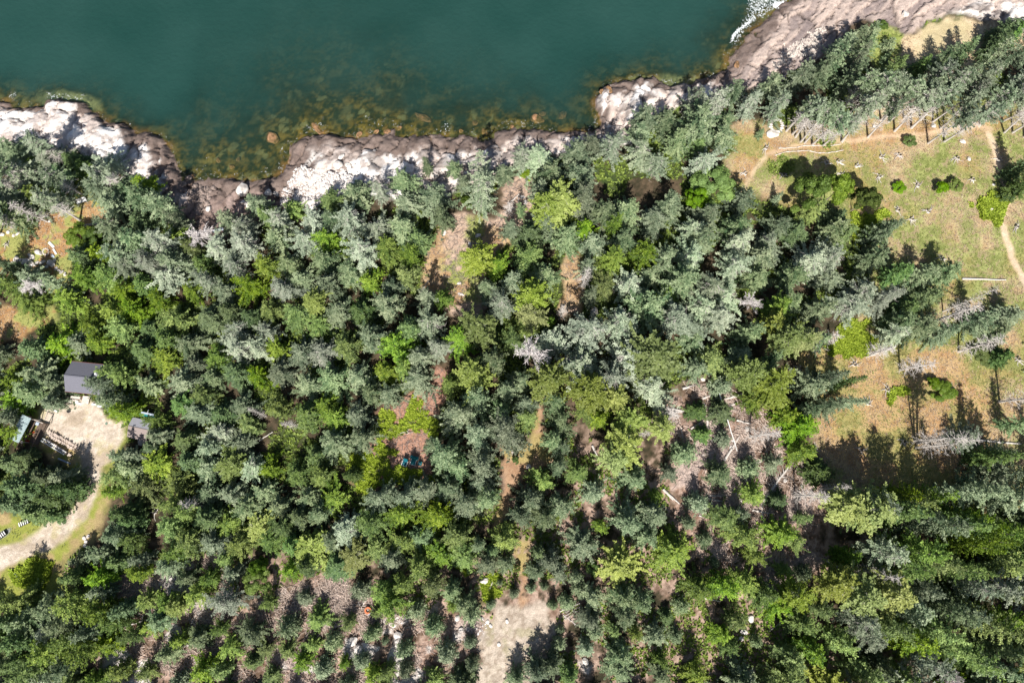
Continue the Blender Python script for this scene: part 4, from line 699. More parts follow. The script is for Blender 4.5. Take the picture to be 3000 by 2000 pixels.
# ------------------------------------------------------------------ low cover nobody could count
def area(polys, n, ok=None, lo=.4):
    """n random ground points weighted by a mask grid"""
    j, i = np.nonzero(polys > lo); p = polys[j, i] * ((GX[np.clip(i + 1, 0, len(GX) - 1)] - GX[i]) < .3); p = p / p.sum()
    q = rng.choice(len(j), n, p=p); x = GX[i[q]] + rng.uniform(-.12, .12, n); y = GY[j[q]] + rng.uniform(-.12, .12, n); return x, y, hz(x, y)
def tufts(name, msk, n, mat, size, per=4, label=None):
    x, y, z = area(msk, n); C, D, N = [], [], []
    for k in range(per):
        a = rng.uniform(0, 6.28, n); s = size * rng.uniform(.5, 1.3, n); el = rng.uniform(.25, 1.1, n)
        d = np.stack([np.cos(a) * np.cos(el), np.sin(a) * np.cos(el), np.sin(el)], 1)
        C.append(np.stack([x, y, z], 1) + d * (s * .45)[:, None]); D.append(d * s[:, None]); N.append(np.stack([-np.cos(a) * np.sin(el), -np.sin(a) * np.sin(el), np.cos(el)], 1) + rng.normal(0, .3, (n, 3)))
    C, D, N = map(np.concatenate, (C, D, N)); L = np.linalg.norm(D, axis=1)
    me = leaves(name, C, D, N, L, L * .5, np.clip(np.tile(rng.uniform(0, .8, n), per) + rng.normal(0, .1, n * per), 0, 1))
    o = link(name, me, mat); return tag(o, label, name.replace('_', ' '), kind='stuff')
clearg = np.clip(1 - linemask(TRAIL, 11) - .6 * linemask(TRAIL2, 8) - m_yard - m_g2, 0, 1)
gfac = sm(.38, .58, nA * .5 + nB * .3 + nC * .2)
tufts('dry_grass', np.clip(np.maximum(np.maximum(m_mead, m_tan), m_lg * .9) * (1 - .8 * gfac) * clearg, 0, 1), 30000, 'grasst', .20, 3, 'dry tan grass covering the open meadows')
tufts('green_grass', np.clip((m_mead * gfac + m_gt + .5 * m_yg * sm(.45, .6, nA) + m_cg + .5 * m_lg * gfac + .25 * m_path) * clearg, 0, 1), 24000, 'grassg', .20, 3, 'green grass tufts in the meadows and clearings')
m_fern = np.maximum.reduce([mask(p, 16, 1.6) for p in (FERN2, FERN3, FERN4, FERN5, FERN6, FERN7, FERN8)]); m_f1 = mask(FERN1, 18, 1.8) * sm(.40, .52, nB * .6 + nC * .4)
tufts('ferns', np.maximum(m_fern * .95, m_f1), 17000, 'fern', .50, 5, 'bright lime ferns filling the clearing and the patch by the meadow')
fieldbush = np.maximum(mask(Z(2000, 0, 2.24, [(560, 1060), (640, 1020), (720, 1060), (740, 1130), (640, 1160), (560, 1130)]), 8), mask(Z(2000, 0, 2.24, [(900, 860), (1000, 830), (1040, 900), (980, 950), (880, 940)]), 8))
fieldbush = np.maximum(fieldbush, m_or * sm(.62, .70, nA) * .3)
tufts('low_undergrowth', np.maximum(fieldbush, .5 * (1 - m_mead) * (1 - m_rock) * (1 - m_yard) * (1 - m_g2) * (1 - m_tan) * (SD > 4) * (np.abs(X) < 98) * (Y > -36) * (1 - m_sl) * (1 - m_ce) * (1 - m_fc) * (1 - m_path) * (1 - m_yg) * (1 - m_lg) * sm(.40, .55, nA)), 30000, 'r', .5, 4, 'dark low undergrowth and heath between the trees')

def sticks(name, msk, n, mat, label, lmin=.5, lmax=2.8, r0=.04):
    x, y, z = area(msk, n); a = rng.uniform(0, math.pi, n) + .6 * (fbm(x / 3, y / 3, 700) - .5); ln = rng.uniform(lmin, lmax, n) ** 1.2; rd = r0 * rng.uniform(.5, 1.6, n)
    el = rng.normal(0, .12, n); d = np.stack([np.cos(a) * np.cos(el), np.sin(a) * np.cos(el), np.sin(el)], 1); s = np.stack([-np.sin(a), np.cos(a), 0 * a], 1); u = np.cross(s, d)
    c = np.stack([x, y, z + rng.uniform(.03, .35, n)], 1); bend = s * (rng.normal(0, .10, n) * ln)[:, None]; co = []
    for t, k in ((-.5, 1), (0, .8), (.5, .35)):
        b = c + d * (ln * t)[:, None] + (bend if t == 0 else 0)
        for q in (0, 1, 2): co.append(b + (s * math.cos(q * 2.094) + u * math.sin(q * 2.094)) * (rd * k)[:, None])
    co = np.stack(co, 1).reshape(-1, 3); base = np.arange(n)[:, None] * 9; Q = []
    for r in (0, 3):
        for q in range(3): Q.append(base + np.array([[r + q, r + (q + 1) % 3, r + 3 + (q + 1) % 3, r + 3 + q]]))
    o = link(name, fast_mesh(name, co, np.concatenate(Q)), mat); return tag(o, label, 'brushwood', kind='stuff')
sticks('brushwood', np.clip(m_sl * sm(.44, .58, nB * .5 + nD * .5), 0, 1), 6500, 'stick', 'pale brushwood and dead sticks littering the cut ground')
sticks('twig_litter', np.clip(.6 * m_fc * (1 - m_f1) + .5 * m_ce + .5 * m_sl + .07 * m_mead + .8 * mask(Z(1000, 1400, 2.352, [(1520, 880), (1640, 850), (1640, 960), (1560, 980)]), 6), 0, 1), 9000, 'snagd', 'old brown twigs scattered over the clearings', .3, 1.3, .022)

def pebbles(name, msk, n, mat, label, smin, smax):
    bm = bmesh.new(); bmesh.ops.create_icosphere(bm, subdivisions=1, radius=1); V = np.array([v.co[:] for v in bm.verts]); Fc = np.array([[v.index for v in f.verts] for f in bm.faces]); bm.free()
    x, y, z = area(msk, n); s = smin + (smax - smin) * rng.random(n) ** 2.2; k = len(V)
    co = V[None] * (s[:, None, None] * np.stack([rng.uniform(.8, 1.5, n), rng.uniform(.6, 1, n), rng.uniform(.35, .7, n)], 1)[:, None]) * rng.uniform(.78, 1.2, (n, k, 1))
    a = rng.uniform(0, 6.28, n); ca_, sa_ = np.cos(a)[:, None], np.sin(a)[:, None]; co = np.stack([co[..., 0] * ca_ - co[..., 1] * sa_, co[..., 0] * sa_ + co[..., 1] * ca_, co[..., 2]], -1) + np.stack([x, y, z + s * .1], 1)[:, None]
    o = link(name, fast_mesh(name, co.reshape(-1, 3), (Fc[None] + (np.arange(n) * k)[:, None, None]).reshape(-1, 3)), mat); return tag(o, label, 'loose stones', kind='stuff')
pebbles('beach_shingle', pebz * (SD > .6), 3000, 'stone', 'pale angular shingle heaped between the ledges', .05, .30)
pebbles('cobble_stones', np.clip(mask([(540, 535), (600, 540), (600, 600), (560, 620), (540, 580)], 8, .5) + mask([(880, 560), (1000, 520), (1010, 560), (900, 620), (830, 600)], 8) * .4, 0, 1), 420, 'boulderd', 'brown cobbles packed in the corner of the cove', .15, .5)
pebbles('field_stones', np.clip(.03 * m_mead + .12 * m_sl + .4 * m_pale + .10 * m_ce + mask(Z(1000, 1400, 2.352, [(780, 1040), (1000, 960), (1040, 1000), (860, 1120)]), 6) * .5 + mask([(80, 750), (170, 740), (200, 800), (100, 790)], 8) * .4, 0, 1), 900, 'stone', 'small pale stones strewn over the clearings', .06, .26)
strat_peb = m_strata * mask(Z(2050, 0, 3.92, [(960, 620), (1060, 420), (1250, 400), (1450, 230), (1500, 300), (1350, 600), (1100, 640), (870, 760), (860, 700)]), 8)
pebbles('ledge_gravel', strat_peb, 1500, 'wood', 'pinkish broken stones lying in the hollows of the strata', .05, .20)

# ------------------------------------------------------------------ built things
class MB:
    def __init__(s): s.V, s.F = [], []
    def box(s, c, size, rz=0, rx=0, ry=0):
        R = Euler((rx, ry, rz)).to_matrix(); n = len(s.V); hx, hy, hz_ = [q / 2 for q in size]
        for sz in (-1, 1):
            for sy in (-1, 1):
                for sx in (-1, 1): s.V.append(tuple(Vector(c) + R @ Vector((sx * hx, sy * hy, sz * hz_))))
        s.F += [tuple(n + q for q in f) for f in ((0, 2, 3, 1), (4, 5, 7, 6), (0, 1, 5, 4), (2, 6, 7, 3), (0, 4, 6, 2), (1, 3, 7, 5))]; return s
    def poly(s, pts): n = len(s.V); s.V += [tuple(p) for p in pts]; s.F.append(tuple(range(n, n + len(pts)))); return s
    def prism(s, pts, d):            # pts: outline (3D), d: extrusion vector
        n = len(s.V); k = len(pts); s.V += [tuple(p) for p in pts] + [tuple(Vector(p) + Vector(d)) for p in pts]
        s.F.append(tuple(range(n + k - 1, n - 1, -1))); s.F.append(tuple(range(n + k, n + 2 * k))); s.F += [(n + i, n + (i + 1) % k, n + k + (i + 1) % k, n + k + i) for i in range(k)]; return s
    def cyl(s, a, b, r, r2=None, n=10):
        r2 = r if r2 is None else r2; v, q = tubes([(np.array([a, (np.array(a) + np.array(b)) / 2, b], float), np.array([r, (r + r2) / 2, r2]))], n); o = len(s.V); s.V += [tuple(p) for p in v]
        s.F += [tuple(int(x) + o for x in f) for f in q]; s.F.append(tuple(o + i for i in range(n))); s.F.append(tuple(o + 2 * n + i for i in range(n - 1, -1, -1))); return s
    def build(s, name, mat, parent=None, bevel=0.0):
        me = bpy.data.meshes.new(name); me.from_pydata(s.V, [], s.F)
        bm = bmesh.new(); bm.from_mesh(me); bmesh.ops.recalc_face_normals(bm, faces=bm.faces)
        if bevel: bmesh.ops.bevel(bm, geom=list(bm.edges), offset=bevel, segments=1, affect='EDGES')
        bm.to_mesh(me); bm.free(); me.update(); return link(name, me, mat, parent)
def place(name, u, v, label, cat, group=None, to=None, up=0.0, rz=None):
    """empty on the ground below photo pixel u,v (read at height up); its local x runs towards pixel `to`"""
    x, y, z, t = gpt(u, v, up)
    if to is not None:
        x2, y2, _ = unproj(to[0], to[1], z + up); rz = math.atan2(float(y2) - y, float(x2) - x)
    return empty(name, (x, y, z), rz or 0, label, cat, group)

# cabin with the slate grey roof
e = place('cabin', 246, 1105, 'cabin with a slate grey shingle roof and white vent beside the gravel yard', 'cabin', to=(304, 1111), up=3.7)
L, Dn, eav, rid = 3.2, 2.45, 2.55, 3.75
sl = math.atan2(rid - eav, Dn)
w = MB(); w.box((0, -2.05, 1.15), (5.9, .14, 2.5)); w.box((0, 2.05, 1.15), (5.9, .14, 2.5))
for sx in (-1, 1): w.prism([(sx * 2.95, -1.97, -.1), (sx * 2.95, 1.97, -.1), (sx * 2.95, 1.97, 2.62), (sx * 2.95, 0, 3.55), (sx * 2.95, -1.97, 2.62)], (-sx * .14, 0, 0))
w.build('wall', 'wall', e)
ln = math.hypot(Dn, rid - eav)
for sg in (-1, 1):
    rr = MB(); rr.box((0, sg * Dn / 2, (rid + eav) / 2), (2 * L, ln, .09), rx=-sg * sl); ro = rr.build('roof', 'shingle', e)
    MB().box((0, sg * (Dn + .03), eav - .03), (2 * L + .06, .05, .16)).build('fascia', 'trim', ro)
MB().box((0, 0, rid + .045), (2 * L, .22, .05)).build('ridge_cap', 'shingle', e)
vp = MB(); vp.cyl((2.0, .75, 3.2), (2.0, .75, 4.25), .11); vp.build('vent_pipe', 'white', e); MB().cyl((2.0, .75, 4.25), (2.0, .75, 4.36), .2, .05).build('vent_cap', 'white', e); MB().box((1.85, .62, 3.49), (.75, .42, .03), rx=-sl).build('flashing', 'white', e)
dr = MB().box((-.6, -2.14, .98), (.85, .05, 1.95)).build('door', 'trim', e); MB().cyl((-.3, -2.17, 1.0), (-.3, -2.24, 1.0), .03).build('handle', 'alu', dr)
for xx in (-2.1, 1.5):
    wf = MB().box((xx, -2.14, 1.5), (.95, .05, .85)).build('window', 'white', e); MB().box((xx, -2.172, 1.5), (.8, .012, .7)).build('pane', 'black', wf)
# open store under the south eave: deck, boards, planks
e = place('wooden_deck', 254, 1172, 'pale plank deck in front of the slate-roofed cabin', 'deck', to=(275, 1174))
MB().box((0, 0, .28), (1.15, 1.3, .06)).build('deck_board', 'wood', e)
for sx in (-1, 1):
    for sy in (-1, 1): MB().box((sx * .48, sy * .55, .12), (.09, .09, .25)).build('leg', 'darkwood', e)
def board(u, v, u2, v2, wd, mat, label, th=.06, zup=.05, name='plank', cat='plank', group=None):
    x, y, z, _ = gpt(u, v); x2, y2, z2, _ = gpt(u2, v2); d = math.hypot(x2 - x, y2 - y)
    o = MB().box((0, 0, 0), (d, wd, th)).build(name, mat, None, min(.012, th * .2)); o.location = ((x + x2) / 2, (y + y2) / 2, (z + z2) / 2 + zup + th / 2); o.rotation_euler = (0, -math.atan2(z2 - z, d), math.atan2(y2 - y, x2 - x)); return tag(o, label, cat, group)
board(270, 1183, 298, 1191, .34, 'white', 'long white plank on the gravel right of the cabin deck', .07)
board(222, 1178, 240, 1184, .30, 'white', 'short white board leaning out below the cabin eave', .06)
board(210, 1163, 238, 1166, .42, 'wood', 'bundle of weathered boards under the cabin eave', .25)
board(214, 1170, 232, 1176, .30, 'wood', 'weathered beam lying below the cabin eave, above the white boards', .18)
board(238, 1160, 246, 1178, .22, 'darkwood', 'dark beam beside the cabin deck', .15)
board(160, 1201, 172, 1206, .25, 'white', 'white block at the grassy edge left of the gravel yard', .2)
board(188, 1183, 200, 1176, .45, 'stone', 'pale crate at the top left corner of the gravel yard', .35, .0, 'crate', 'crate')
board(172, 1183, 186, 1196, .40, 'alu', 'grey metal sheet at the top left corner of the gravel yard', .05)
board(171, 1342, 208, 1358, .22, 'bluewood', 'blue-grey beam in the shade below the ladder', .12)
board(131, 1170 + 60, 147, 1190, .10, 'wood', 'thin pole along the left edge of the gravel yard', .08)
board(45, 1677, 58, 1700, .28, 'bluewood', 'weathered timber in the shade below the gravel drive', .2)
board(144, 710, 159, 725, .42, 'white', 'white plank above the ring of stones', .10)
board(152, 746, 159, 755, .40, 'bluewood', 'small grey plank right of the ring of stones', .10)
board(157, 730, 166, 745, .30, 'white', 'white board with a broad end right of the ring of stones', .08)
board(88, 758, 99, 748, .42, 'wood', 'grey crate slats below left of the ring of stones', .2)
o = board(598, 795, 601, 762, .34, 'red', 'red board standing among the forest trees', .08, .6)
o = board(591, 795, 594, 766, .30, 'greenpanel', 'dark green board beside the red board', .08, .6)
# black tyre, green hose coil, blue tarp
def tyre(u, v, R, r, mat, label, name, cat, zup=0):
    x, y, z, _ = gpt(u, v); V, F = [], []; n, m_ = 20, 8
    for i in range(n):
        for j in range(m_):
            a = i * 2 * math.pi / n; b = j * 2 * math.pi / m_; q = R + r * math.cos(b); V.append((q * math.cos(a), q * math.sin(a), r + r * math.sin(b)))
    F = [(i * m_ + j, i * m_ + (j + 1) % m_, ((i + 1) % n) * m_ + (j + 1) % m_, ((i + 1) % n) * m_ + j) for i in range(n) for j in range(m_)]
    me = bpy.data.meshes.new(name); me.from_pydata(V, [], F); o = link(name, me, mat); o.location = (x, y, z + zup); return tag(o, label, cat)
tyre(202, 1204, .20, .11, 'black', 'black tyre lying on the gravel below the cabin', 'tyre', 'tyre')
tyre(312, 1240, .13, .05, 'greenpanel', 'green hose coil on the gravel left of the brown-roofed shed', 'hose_coil', 'hose')

# lean-to with the green metal roof
e = place('lean_to', 62, 1255, 'open lean-to with a pale green metal roof at the left edge', 'lean-to', to=(97, 1228), up=2.3)
a0 = gpt(28, 1283, 2.0); a1 = gpt(67, 1212, 2.0); b0 = gpt(57, 1299, 2.6); b1 = gpt(97, 1228, 2.6)
ax = Vector((a1[0] - a0[0], a1[1] - a0[1], 0)); ll = ax.length; ang_ = math.atan2(ax.y, ax.x); ctr = [(a0[i] + a1[i] + b0[i] + b1[i]) / 4 for i in (0, 1)]
e.location = (ctr[0], ctr[1], a0[2]); e.rotation_euler = (0, 0, ang_)     # local x along the roof, local -y towards the open side
wd = 1.9
rf = MB(); rf.box((0, 0, 2.35), (ll, wd, .05), rx=-.20)
for k in range(-8, 9): rf.box((k * ll / 17.2, 0, 2.392), (.035, wd * .995, .035), rx=-.20)
rf.build('roof', 'metalgreen', e)
MB().box((0, .84, 1.0), (ll * .94, .08, 2.1)).build('wall', 'wall', e)
for sx in (-1, 1):
    MB().box((sx * ll * .46, -.78, 1.2), (.1, .1, 2.45)).build('post', 'wood', e); MB().box((sx * ll * .46, -2.5, .75), (.1, .1, 1.6)).build('post', 'darkwood', e)
MB().box((0, -2.5, 1.60), (ll, .1, .1)).build('rail', 'darkwood', e)
MB().box((ll * .46, -1.66, 1.61), (.08, 1.6, .08)).build('beam', 'wood', e)
MB().box((0, -1.6, .10), (ll * .86, 1.5, .06)).build('floor', 'darkwood', e)
MB().box((0, -.35, .70), (ll * .8, .6, .06)).build('bench', 'darkwood', e)
def bucket(u, v, r, h, mat, label, name='bucket', cat='bucket'):
    x, y, z, _ = gpt(u, v); n = 14; V, F = [], []
    for q, (rr, zz) in enumerate(((r * .82, 0), (r, h), (r * .9, h), (r * .74, .04))): V += [(rr * math.cos(i * 6.2832 / n), rr * math.sin(i * 6.2832 / n), zz) for i in range(n)]
    for q in range(3): F += [(q * n + i, q * n + (i + 1) % n, (q + 1) * n + (i + 1) % n, (q + 1) * n + i) for i in range(n)]
    F += [tuple(range(3 * n, 4 * n)), tuple(range(n - 1, -1, -1))]; me = bpy.data.meshes.new(name); me.from_pydata(V, [], F); o = link(name, me, mat); o.location = (x, y, z + .13); return tag(o, label, cat)
bucket(85, 1292, .24, .35, 'red', 'red tub at the open side of the lean-to'); bucket(70, 1296, .20, .35, 'white', 'white bucket at the lower end of the lean-to'); bucket(103, 1266, .16, .3, 'rust', 'orange pail inside the open lean-to')
bucket(118, 1238, .17, .4, 'alu', 'grey pail at the top corner of the open lean-to'); bucket(90, 1278, .15, .3, 'rust', 'small orange pail beside the red tub')
board(100, 1236, 122, 1243, .5, 'bluewood', 'blue-grey trestle top at the upper end of the lean-to', .12, .6)

# shed on the right of the yard
ra = gpt(384, 1249, 2.6); rb = gpt(425, 1258, 2.6); e = empty('garden_shed', ((ra[0] + rb[0]) / 2, (ra[1] + rb[1]) / 2, ra[2]), math.atan2(rb[1] - ra[1], rb[0] - ra[0]), 'small shed with brown and grey roof slopes right of the gravel yard', 'shed')
hl_ = math.hypot(ra[0] - rb[0], ra[1] - rb[1]) / 2 + .45
w = MB(); w.box((0, -1.45, 1.0), (2 * hl_ - .5, .1, 2.05)); w.box((0, 1.15, 1.0), (2 * hl_ - .5, .1, 2.05))
for sx in (-1, 1): w.prism([(sx * (hl_ - .25), -1.39, 0), (sx * (hl_ - .25), 1.09, 0), (sx * (hl_ - .25), 1.09, 2.05), (sx * (hl_ - .25), 0, 2.5), (sx * (hl_ - .25), -1.39, 2.0)], (-sx * .1, 0, 0))
w.build('wall', 'wall', e)
def slope(y0, z0, y1, z1, mat, nm='roof', th=.07):
    m = MB(); L_ = math.hypot(y1 - y0, z1 - z0); m.box((0, (y0 + y1) / 2, (z0 + z1) / 2), (2 * hl_, L_, th), rx=math.atan2(z1 - z0, y1 - y0)); return m.build(nm, mat, e)
slope(-1.75, 2.02, 0, 2.62, 'shingleb'); slope(0, 2.615, 1.45, 2.1, 'paleroof'); MB().box((0, 0, 2.67), (2 * hl_, .14, .03)).build('ridge_cap', 'shingleb', e)
MB().box((0, -1.53, .9), (.8, .05, 1.75)).build('door', 'wood', e)
MB().box((0, -2.35, .07), (2 * hl_ - .3, 1.5, .12)).build('ramp', 'wood', e)
e2 = empty('canoe_rack', (e.location.x, e.location.y, e.location.z), e.rotation_euler[2], 'teal and white panel rack behind the brown-roofed shed', 'rack'); e2.location += Euler((0, 0, e.rotation_euler[2])).to_matrix() @ Vector((.25, 2.15, 0))
MB().box((0, -.25, 1.62), (2.5, .28, .05)).build('panel', 'greenpanel', e2); MB().box((0, .02, 1.66), (2.5, .2, .05)).build('panel', 'teal', e2); MB().box((0, .30, 1.70), (2.5, .3, .05)).build('shelf', 'bluewood', e2)
for sx in (-1, 0, 1):
    MB().box((sx * 1.15, .42, .8), (.07, .07, 1.65)).build('post', 'white', e2); MB().box((sx * 1.15, .72, 1.72), (.05, .5, .05)).build('arm', 'white', e2)

# firewood rows and the ladder on them
fx = gpt(150, 1290, .6)
def logmesh():
    m = MB(); m.cyl((0, -.2, 0), (0, .2, 0), .105, .095, 8); o = m.build('firewood_log', 'firewood'); return o
proto = logmesh(); first = True
for ri, (p0, p1) in enumerate([((139, 1262), (228, 1311)), ((143, 1275), (214, 1315)), ((138, 1290), (205, 1334))]):
    A = gpt(*p0, .3); B = gpt(*p1, .3); nlog = 22 if ri < 2 else 18; rz = math.atan2(B[1] - A[1], B[0] - A[0])
    for k in range(nlog):
        t = (k + rng.uniform(-.15, .15)) / (nlog - 1)
        for lay in (0, 1):
            if lay == 1 and rng.random() < .25: continue
            o = proto if first else proto.copy()
            if not first: COL.objects.link(o)
            first = False; s = float(rng.uniform(.85, 1.3)); o.scale = (s, s * .95, s)
            x = A[0] * (1 - t) + B[0] * t; y = A[1] * (1 - t) + B[1] * t; zz = float(hz(x, y)[0])
            o.location = (x + float(rng.normal(0, .03)), y + float(rng.normal(0, .04)), zz + .11 + lay * .2); o.rotation_euler = (float(rng.normal(0, .06)), 0, rz + float(rng.normal(0, .15)))
            tag(o, 'split firewood log in the rows stacked beside the ladder', 'firewood log', 'firewood logs beside the ladder')
A = gpt(122, 1286, .62); B = gpt(191, 1328, .62); ln = math.hypot(A[0] - B[0], A[1] - B[1])
e = empty('ladder', ((A[0] + B[0]) / 2, (A[1] + B[1]) / 2, max(A[2], B[2]) + .62), math.atan2(B[1] - A[1], B[0] - A[0]), 'aluminium ladder lying on the firewood rows in the shade', 'ladder')
for sy in (-1, 1): MB().box((0, sy * .24, 0), (ln, .10, .09)).build('rail', 'white', e, .01)
for k in range(15): MB().cyl((-ln / 2 + (k + .5) * ln / 15, -.24, 0), (-ln / 2 + (k + .5) * ln / 15, .24, 0), .04, n=6).build('rung', 'white', e)

# benches
def bench(u, v, to, label, mat, L=1.7, back=True):
    e = place('bench', u, v, label, 'bench', 'park benches', to=to, up=.45)
    st = MB()
    for k in range(3): st.box((0, -.16 + k * .16, .45), (L, .14, .04))
    st.build('seat', mat, e)
    if back:
        bk = MB()
        for k in range(3): bk.box((0, .30 + .035 * k, .58 + k * .14), (L, .03, .12), rx=-.2)
        bk.build('backrest', mat, e)
    for sx in (-1, 1):
        for sy in (-1, 1): MB().box((sx * L * .42, sy * .17, .21), (.07, .07, .44)).build('leg', mat, e)
    return e
bench(239, 590, (252, 585), 'white slatted bench with a backrest in the orange grass clearing', 'white', 1.7); bench(638, 674, (655, 670), 'long low blue-grey bench at the forest edge above the cove', 'bluewood', 1.9, False)

# teal camp chairs
def chair(u, v, rz, label, mat):
    e = place('camp_chair', u, v, label, 'camp chair', 'teal camp chairs', rz=rz, up=.4)
    MB().box((0, 0, .40), (.72, .80, .04), rx=.08).build('seat', mat, e); MB().box((0, .50, .74), (.72, .05, .74), rx=-.55).build('backrest', mat, e)
    for sx in (-1, 1):
        MB().box((sx * .42, .02, .62), (.06, .95, .05)).build('armrest', 'white', e)
        for sy in (-.4, .4): MB().cyl((sx * .42, sy, 0), (sx * .42, sy * .9, .6), .025, n=6).build('leg', 'white', e)
    MB().box((0, -.46, .385), (.88, .06, .05)).build('frame', 'white', e); return e
chair(1186, 1356, math.radians(-18) , 'dark teal camp chair in the shade at the fern clearing', 'tealdark'); chair(1211, 1353, math.radians(-16), 'sunlit pale teal camp chair, between the dark teal chair and the small teal box', 'teal')
e = place('camp_table', 1213, 1345, 'teal folding table behind the pale teal chair', 'table', rz=math.radians(-16), up=.5); MB().box((0, .25, .55), (1.35, .55, .04)).build('table_top', 'teal', e)
for sx in (-1, 1):
    for sy in (0.02, .48): MB().cyl((sx * .6, sy, 0), (sx * .6, sy, .53), .022, n=6).build('leg', 'white', e)
e = place('cool_box', 1231, 1357, 'small dark teal box right of the camp chairs', 'cool box', rz=math.radians(-20)); MB().box((0, 0, .19), (.55, .62, .38)).build('box', 'tealdark', e, .03); MB().box((0, 0, .415), (.59, .66, .06)).build('lid', 'teal', e, .015); MB().cyl((-.2, 0, .47), (.2, 0, .47), .02, n=6).build('handle', 'white', e)

# rusty orange drum and the metal trough beside it
x, y, z, _ = gpt(1079, 1786, .3); e = empty('fire_drum', (x, y, z), 0, 'rusty orange ring-topped drum on bare ground beside the bottom boulders', 'drum')
def ring(r0, r1, z0, z1, n=24):
    V, F = [], []
    for rr, zz in ((r0, z0), (r0, z1), (r1, z1), (r1, z0)): V += [(rr * math.cos(i * 6.2832 / n), rr * math.sin(i * 6.2832 / n), zz) for i in range(n)]
    for q in range(4): F += [(q * n + i, q * n + (i + 1) % n, ((q + 1) % 4) * n + (i + 1) % n, ((q + 1) % 4) * n + i) for i in range(n)]
    m = MB(); m.V = V; m.F = F; return m
ring(.47, .40, .02, .62).build('body', 'rust', e); ring(.52, .28, .625, .70).build('rim', 'rust', e); MB().cyl((0, 0, .3), (0, 0, .42), .38, n=16).build('lid', 'snagd', e); MB().cyl((0, 0, .42), (0, 0, .5), .10, n=10).build('knob', 'stone', e)
board(1087, 1790, 1080, 1803, .35, 'alu', 'grey metal trough below right of the rusty drum', .25, .0, 'trough', 'trough')

# pallets by the drive
def pallet(u, v, to, label):
    e = place('wooden_pallet', u, v, label, 'pallet', 'dark wooden pallets', to=to, up=.3)
    for k in range(5): MB().box((-.66 + k * .33, 0, .47), (.14, .62, .03)).build('slat', 'white', e)
    for sy in (-1, 0, 1): MB().box((0, sy * .27, .23), (1.5, .09, .44)).build('runner', 'black', e)
pallet(70, 1531, (84, 1525), 'dark pallet with pale slats at the grass edge above the gravel drive'); pallet(4, 1568, (12, 1562), 'dark pallet on slate chippings at the left edge')

# ------------------------------------------------------------------ boulders, stones, stumps and logs
BP = []
for k in range(6):
    r = np.random.default_rng(50 + k); bm = bmesh.new(); bmesh.ops.create_icosphere(bm, subdivisions=4, radius=1.0)
    pl = unit(r.normal(0, 1, (11, 3))); off = r.uniform(.62, .95, 11)
    for v in bm.verts:
        p = np.array(v.co[:])
        for a, b in zip(pl, off):
            q = p @ a - b
            if q > 0: p = p - a * q * .9
        nn = (math.sin(p[0] * 5 + k) * math.sin(p[1] * 6) * math.sin(p[2] * 4 + k)) * .05; v.co = Vector(p * (1 + nn))
    me = bpy.data.meshes.new('boulder'); bm.to_mesh(me); bm.free(); me.polygons.foreach_set('use_smooth', np.ones(len(me.polygons), bool)); BP.append(me)
BPM = {}
def boulder(u, v, rx, ry, label, mat='boulder', group=None, hgt=.7, rz=None, name='boulder', cat='boulder', unique=True, sink=.25):
    x, y, z, t = gpt(u, v, min(rx, ry) * .05 * hgt * .5); k = int(rng.integers(6)); key = (k, mat)
    if key not in BPM: BPM[key] = BP[k].copy(); BPM[key].materials.clear(); BPM[key].materials.append(M[mat])
    o = bpy.data.objects.new(name, BPM[key]); COL.objects.link(o); a, b = rx * t * 1.12, ry * t * 1.12; hh = min(a, b) * hgt; o.scale = (a, b, hh); o.location = (x, y, max(z, -.35) + hh * (.72 - sink)); o.rotation_euler = (float(rng.normal(0, .1)), float(rng.normal(0, .1)), float(rng.uniform(0, 6.28)) if rz is None else rz)
    return tag(o, uniq(label, x, y, z) if unique is True else label, cat, group)
for a in [(710, 556, 16, 20, 'largest white boulder of the cove, split by two cracks', .95), (786, 565, 10, 10, 'round white boulder on the brown ledge of the cove', .9), (809, 568, 10, 7, 'small white boulder just right of the round white one', .8),
          (612, 612, 9, 8, 'pale boulder at the lower left of the cove', .8), (729, 602, 12, 9, 'grey-white boulder touching the trees below the cove', .8), (711, 592, 5, 7, 'narrow pale boulder between cove ledge and trees', .8), (990, 484, 14, 12, 'triangular white boulder on the dark ledge', .8),
          (1019, 485, 10, 7, 'oval white boulder right of the triangular one', .7), (1000, 459, 10, 6, 'brown-grey boulder above the triangular white one', .6), (1420, 1700, 13, 9, 'grey-white boulder among ferns below the forest path', .8), (2263, 393, 17, 12, 'flat white boulder below the stone ring', .45),
          (2820, 415, 9, 6, 'white boulder in the meadow left of the footpath', .7), (2838, 466, 6, 6, 'small white boulder left of the footpath', .7), (2651, 42, 10, 10, 'large grey-white boulder on the strata above the grass', .7), (2903, 614, 8, 5, 'white boulder above the round fern patch', .7), (2912, 541, 5, 4, 'tiny white boulder beside the footpath', .6),
          (2734, 369, 8, 7, 'white boulder at the foot of the tall trunks', .7), (2766, 395, 5, 9, 'upright white boulder between tall trunks', .8), (2563, 370, 6, 6, 'grey boulder under the bare trunks', .7), (2188, 1257, 8, 8, 'white boulder in the cut brush beside a snag', .6), (2300, 1408, 6, 6, 'small white boulder in the pale brush', .6),
          (1715, 1937, 12, 8, 'white boulder right of the square gravel clearing', .6), (249, 1598, 6, 5, 'pinkish boulder at the right verge of the drive', .8), (147, 647, 6, 5, 'white stone block at the foot of a bare trunk', .7), (3, 687, 6, 5, 'white boulder at the left edge', .6)]:
    boulder(a[0], a[1], a[2], a[3], a[4], 'boulder', None, a[5], 0.0 if a[2] > 12 else None, unique=False)
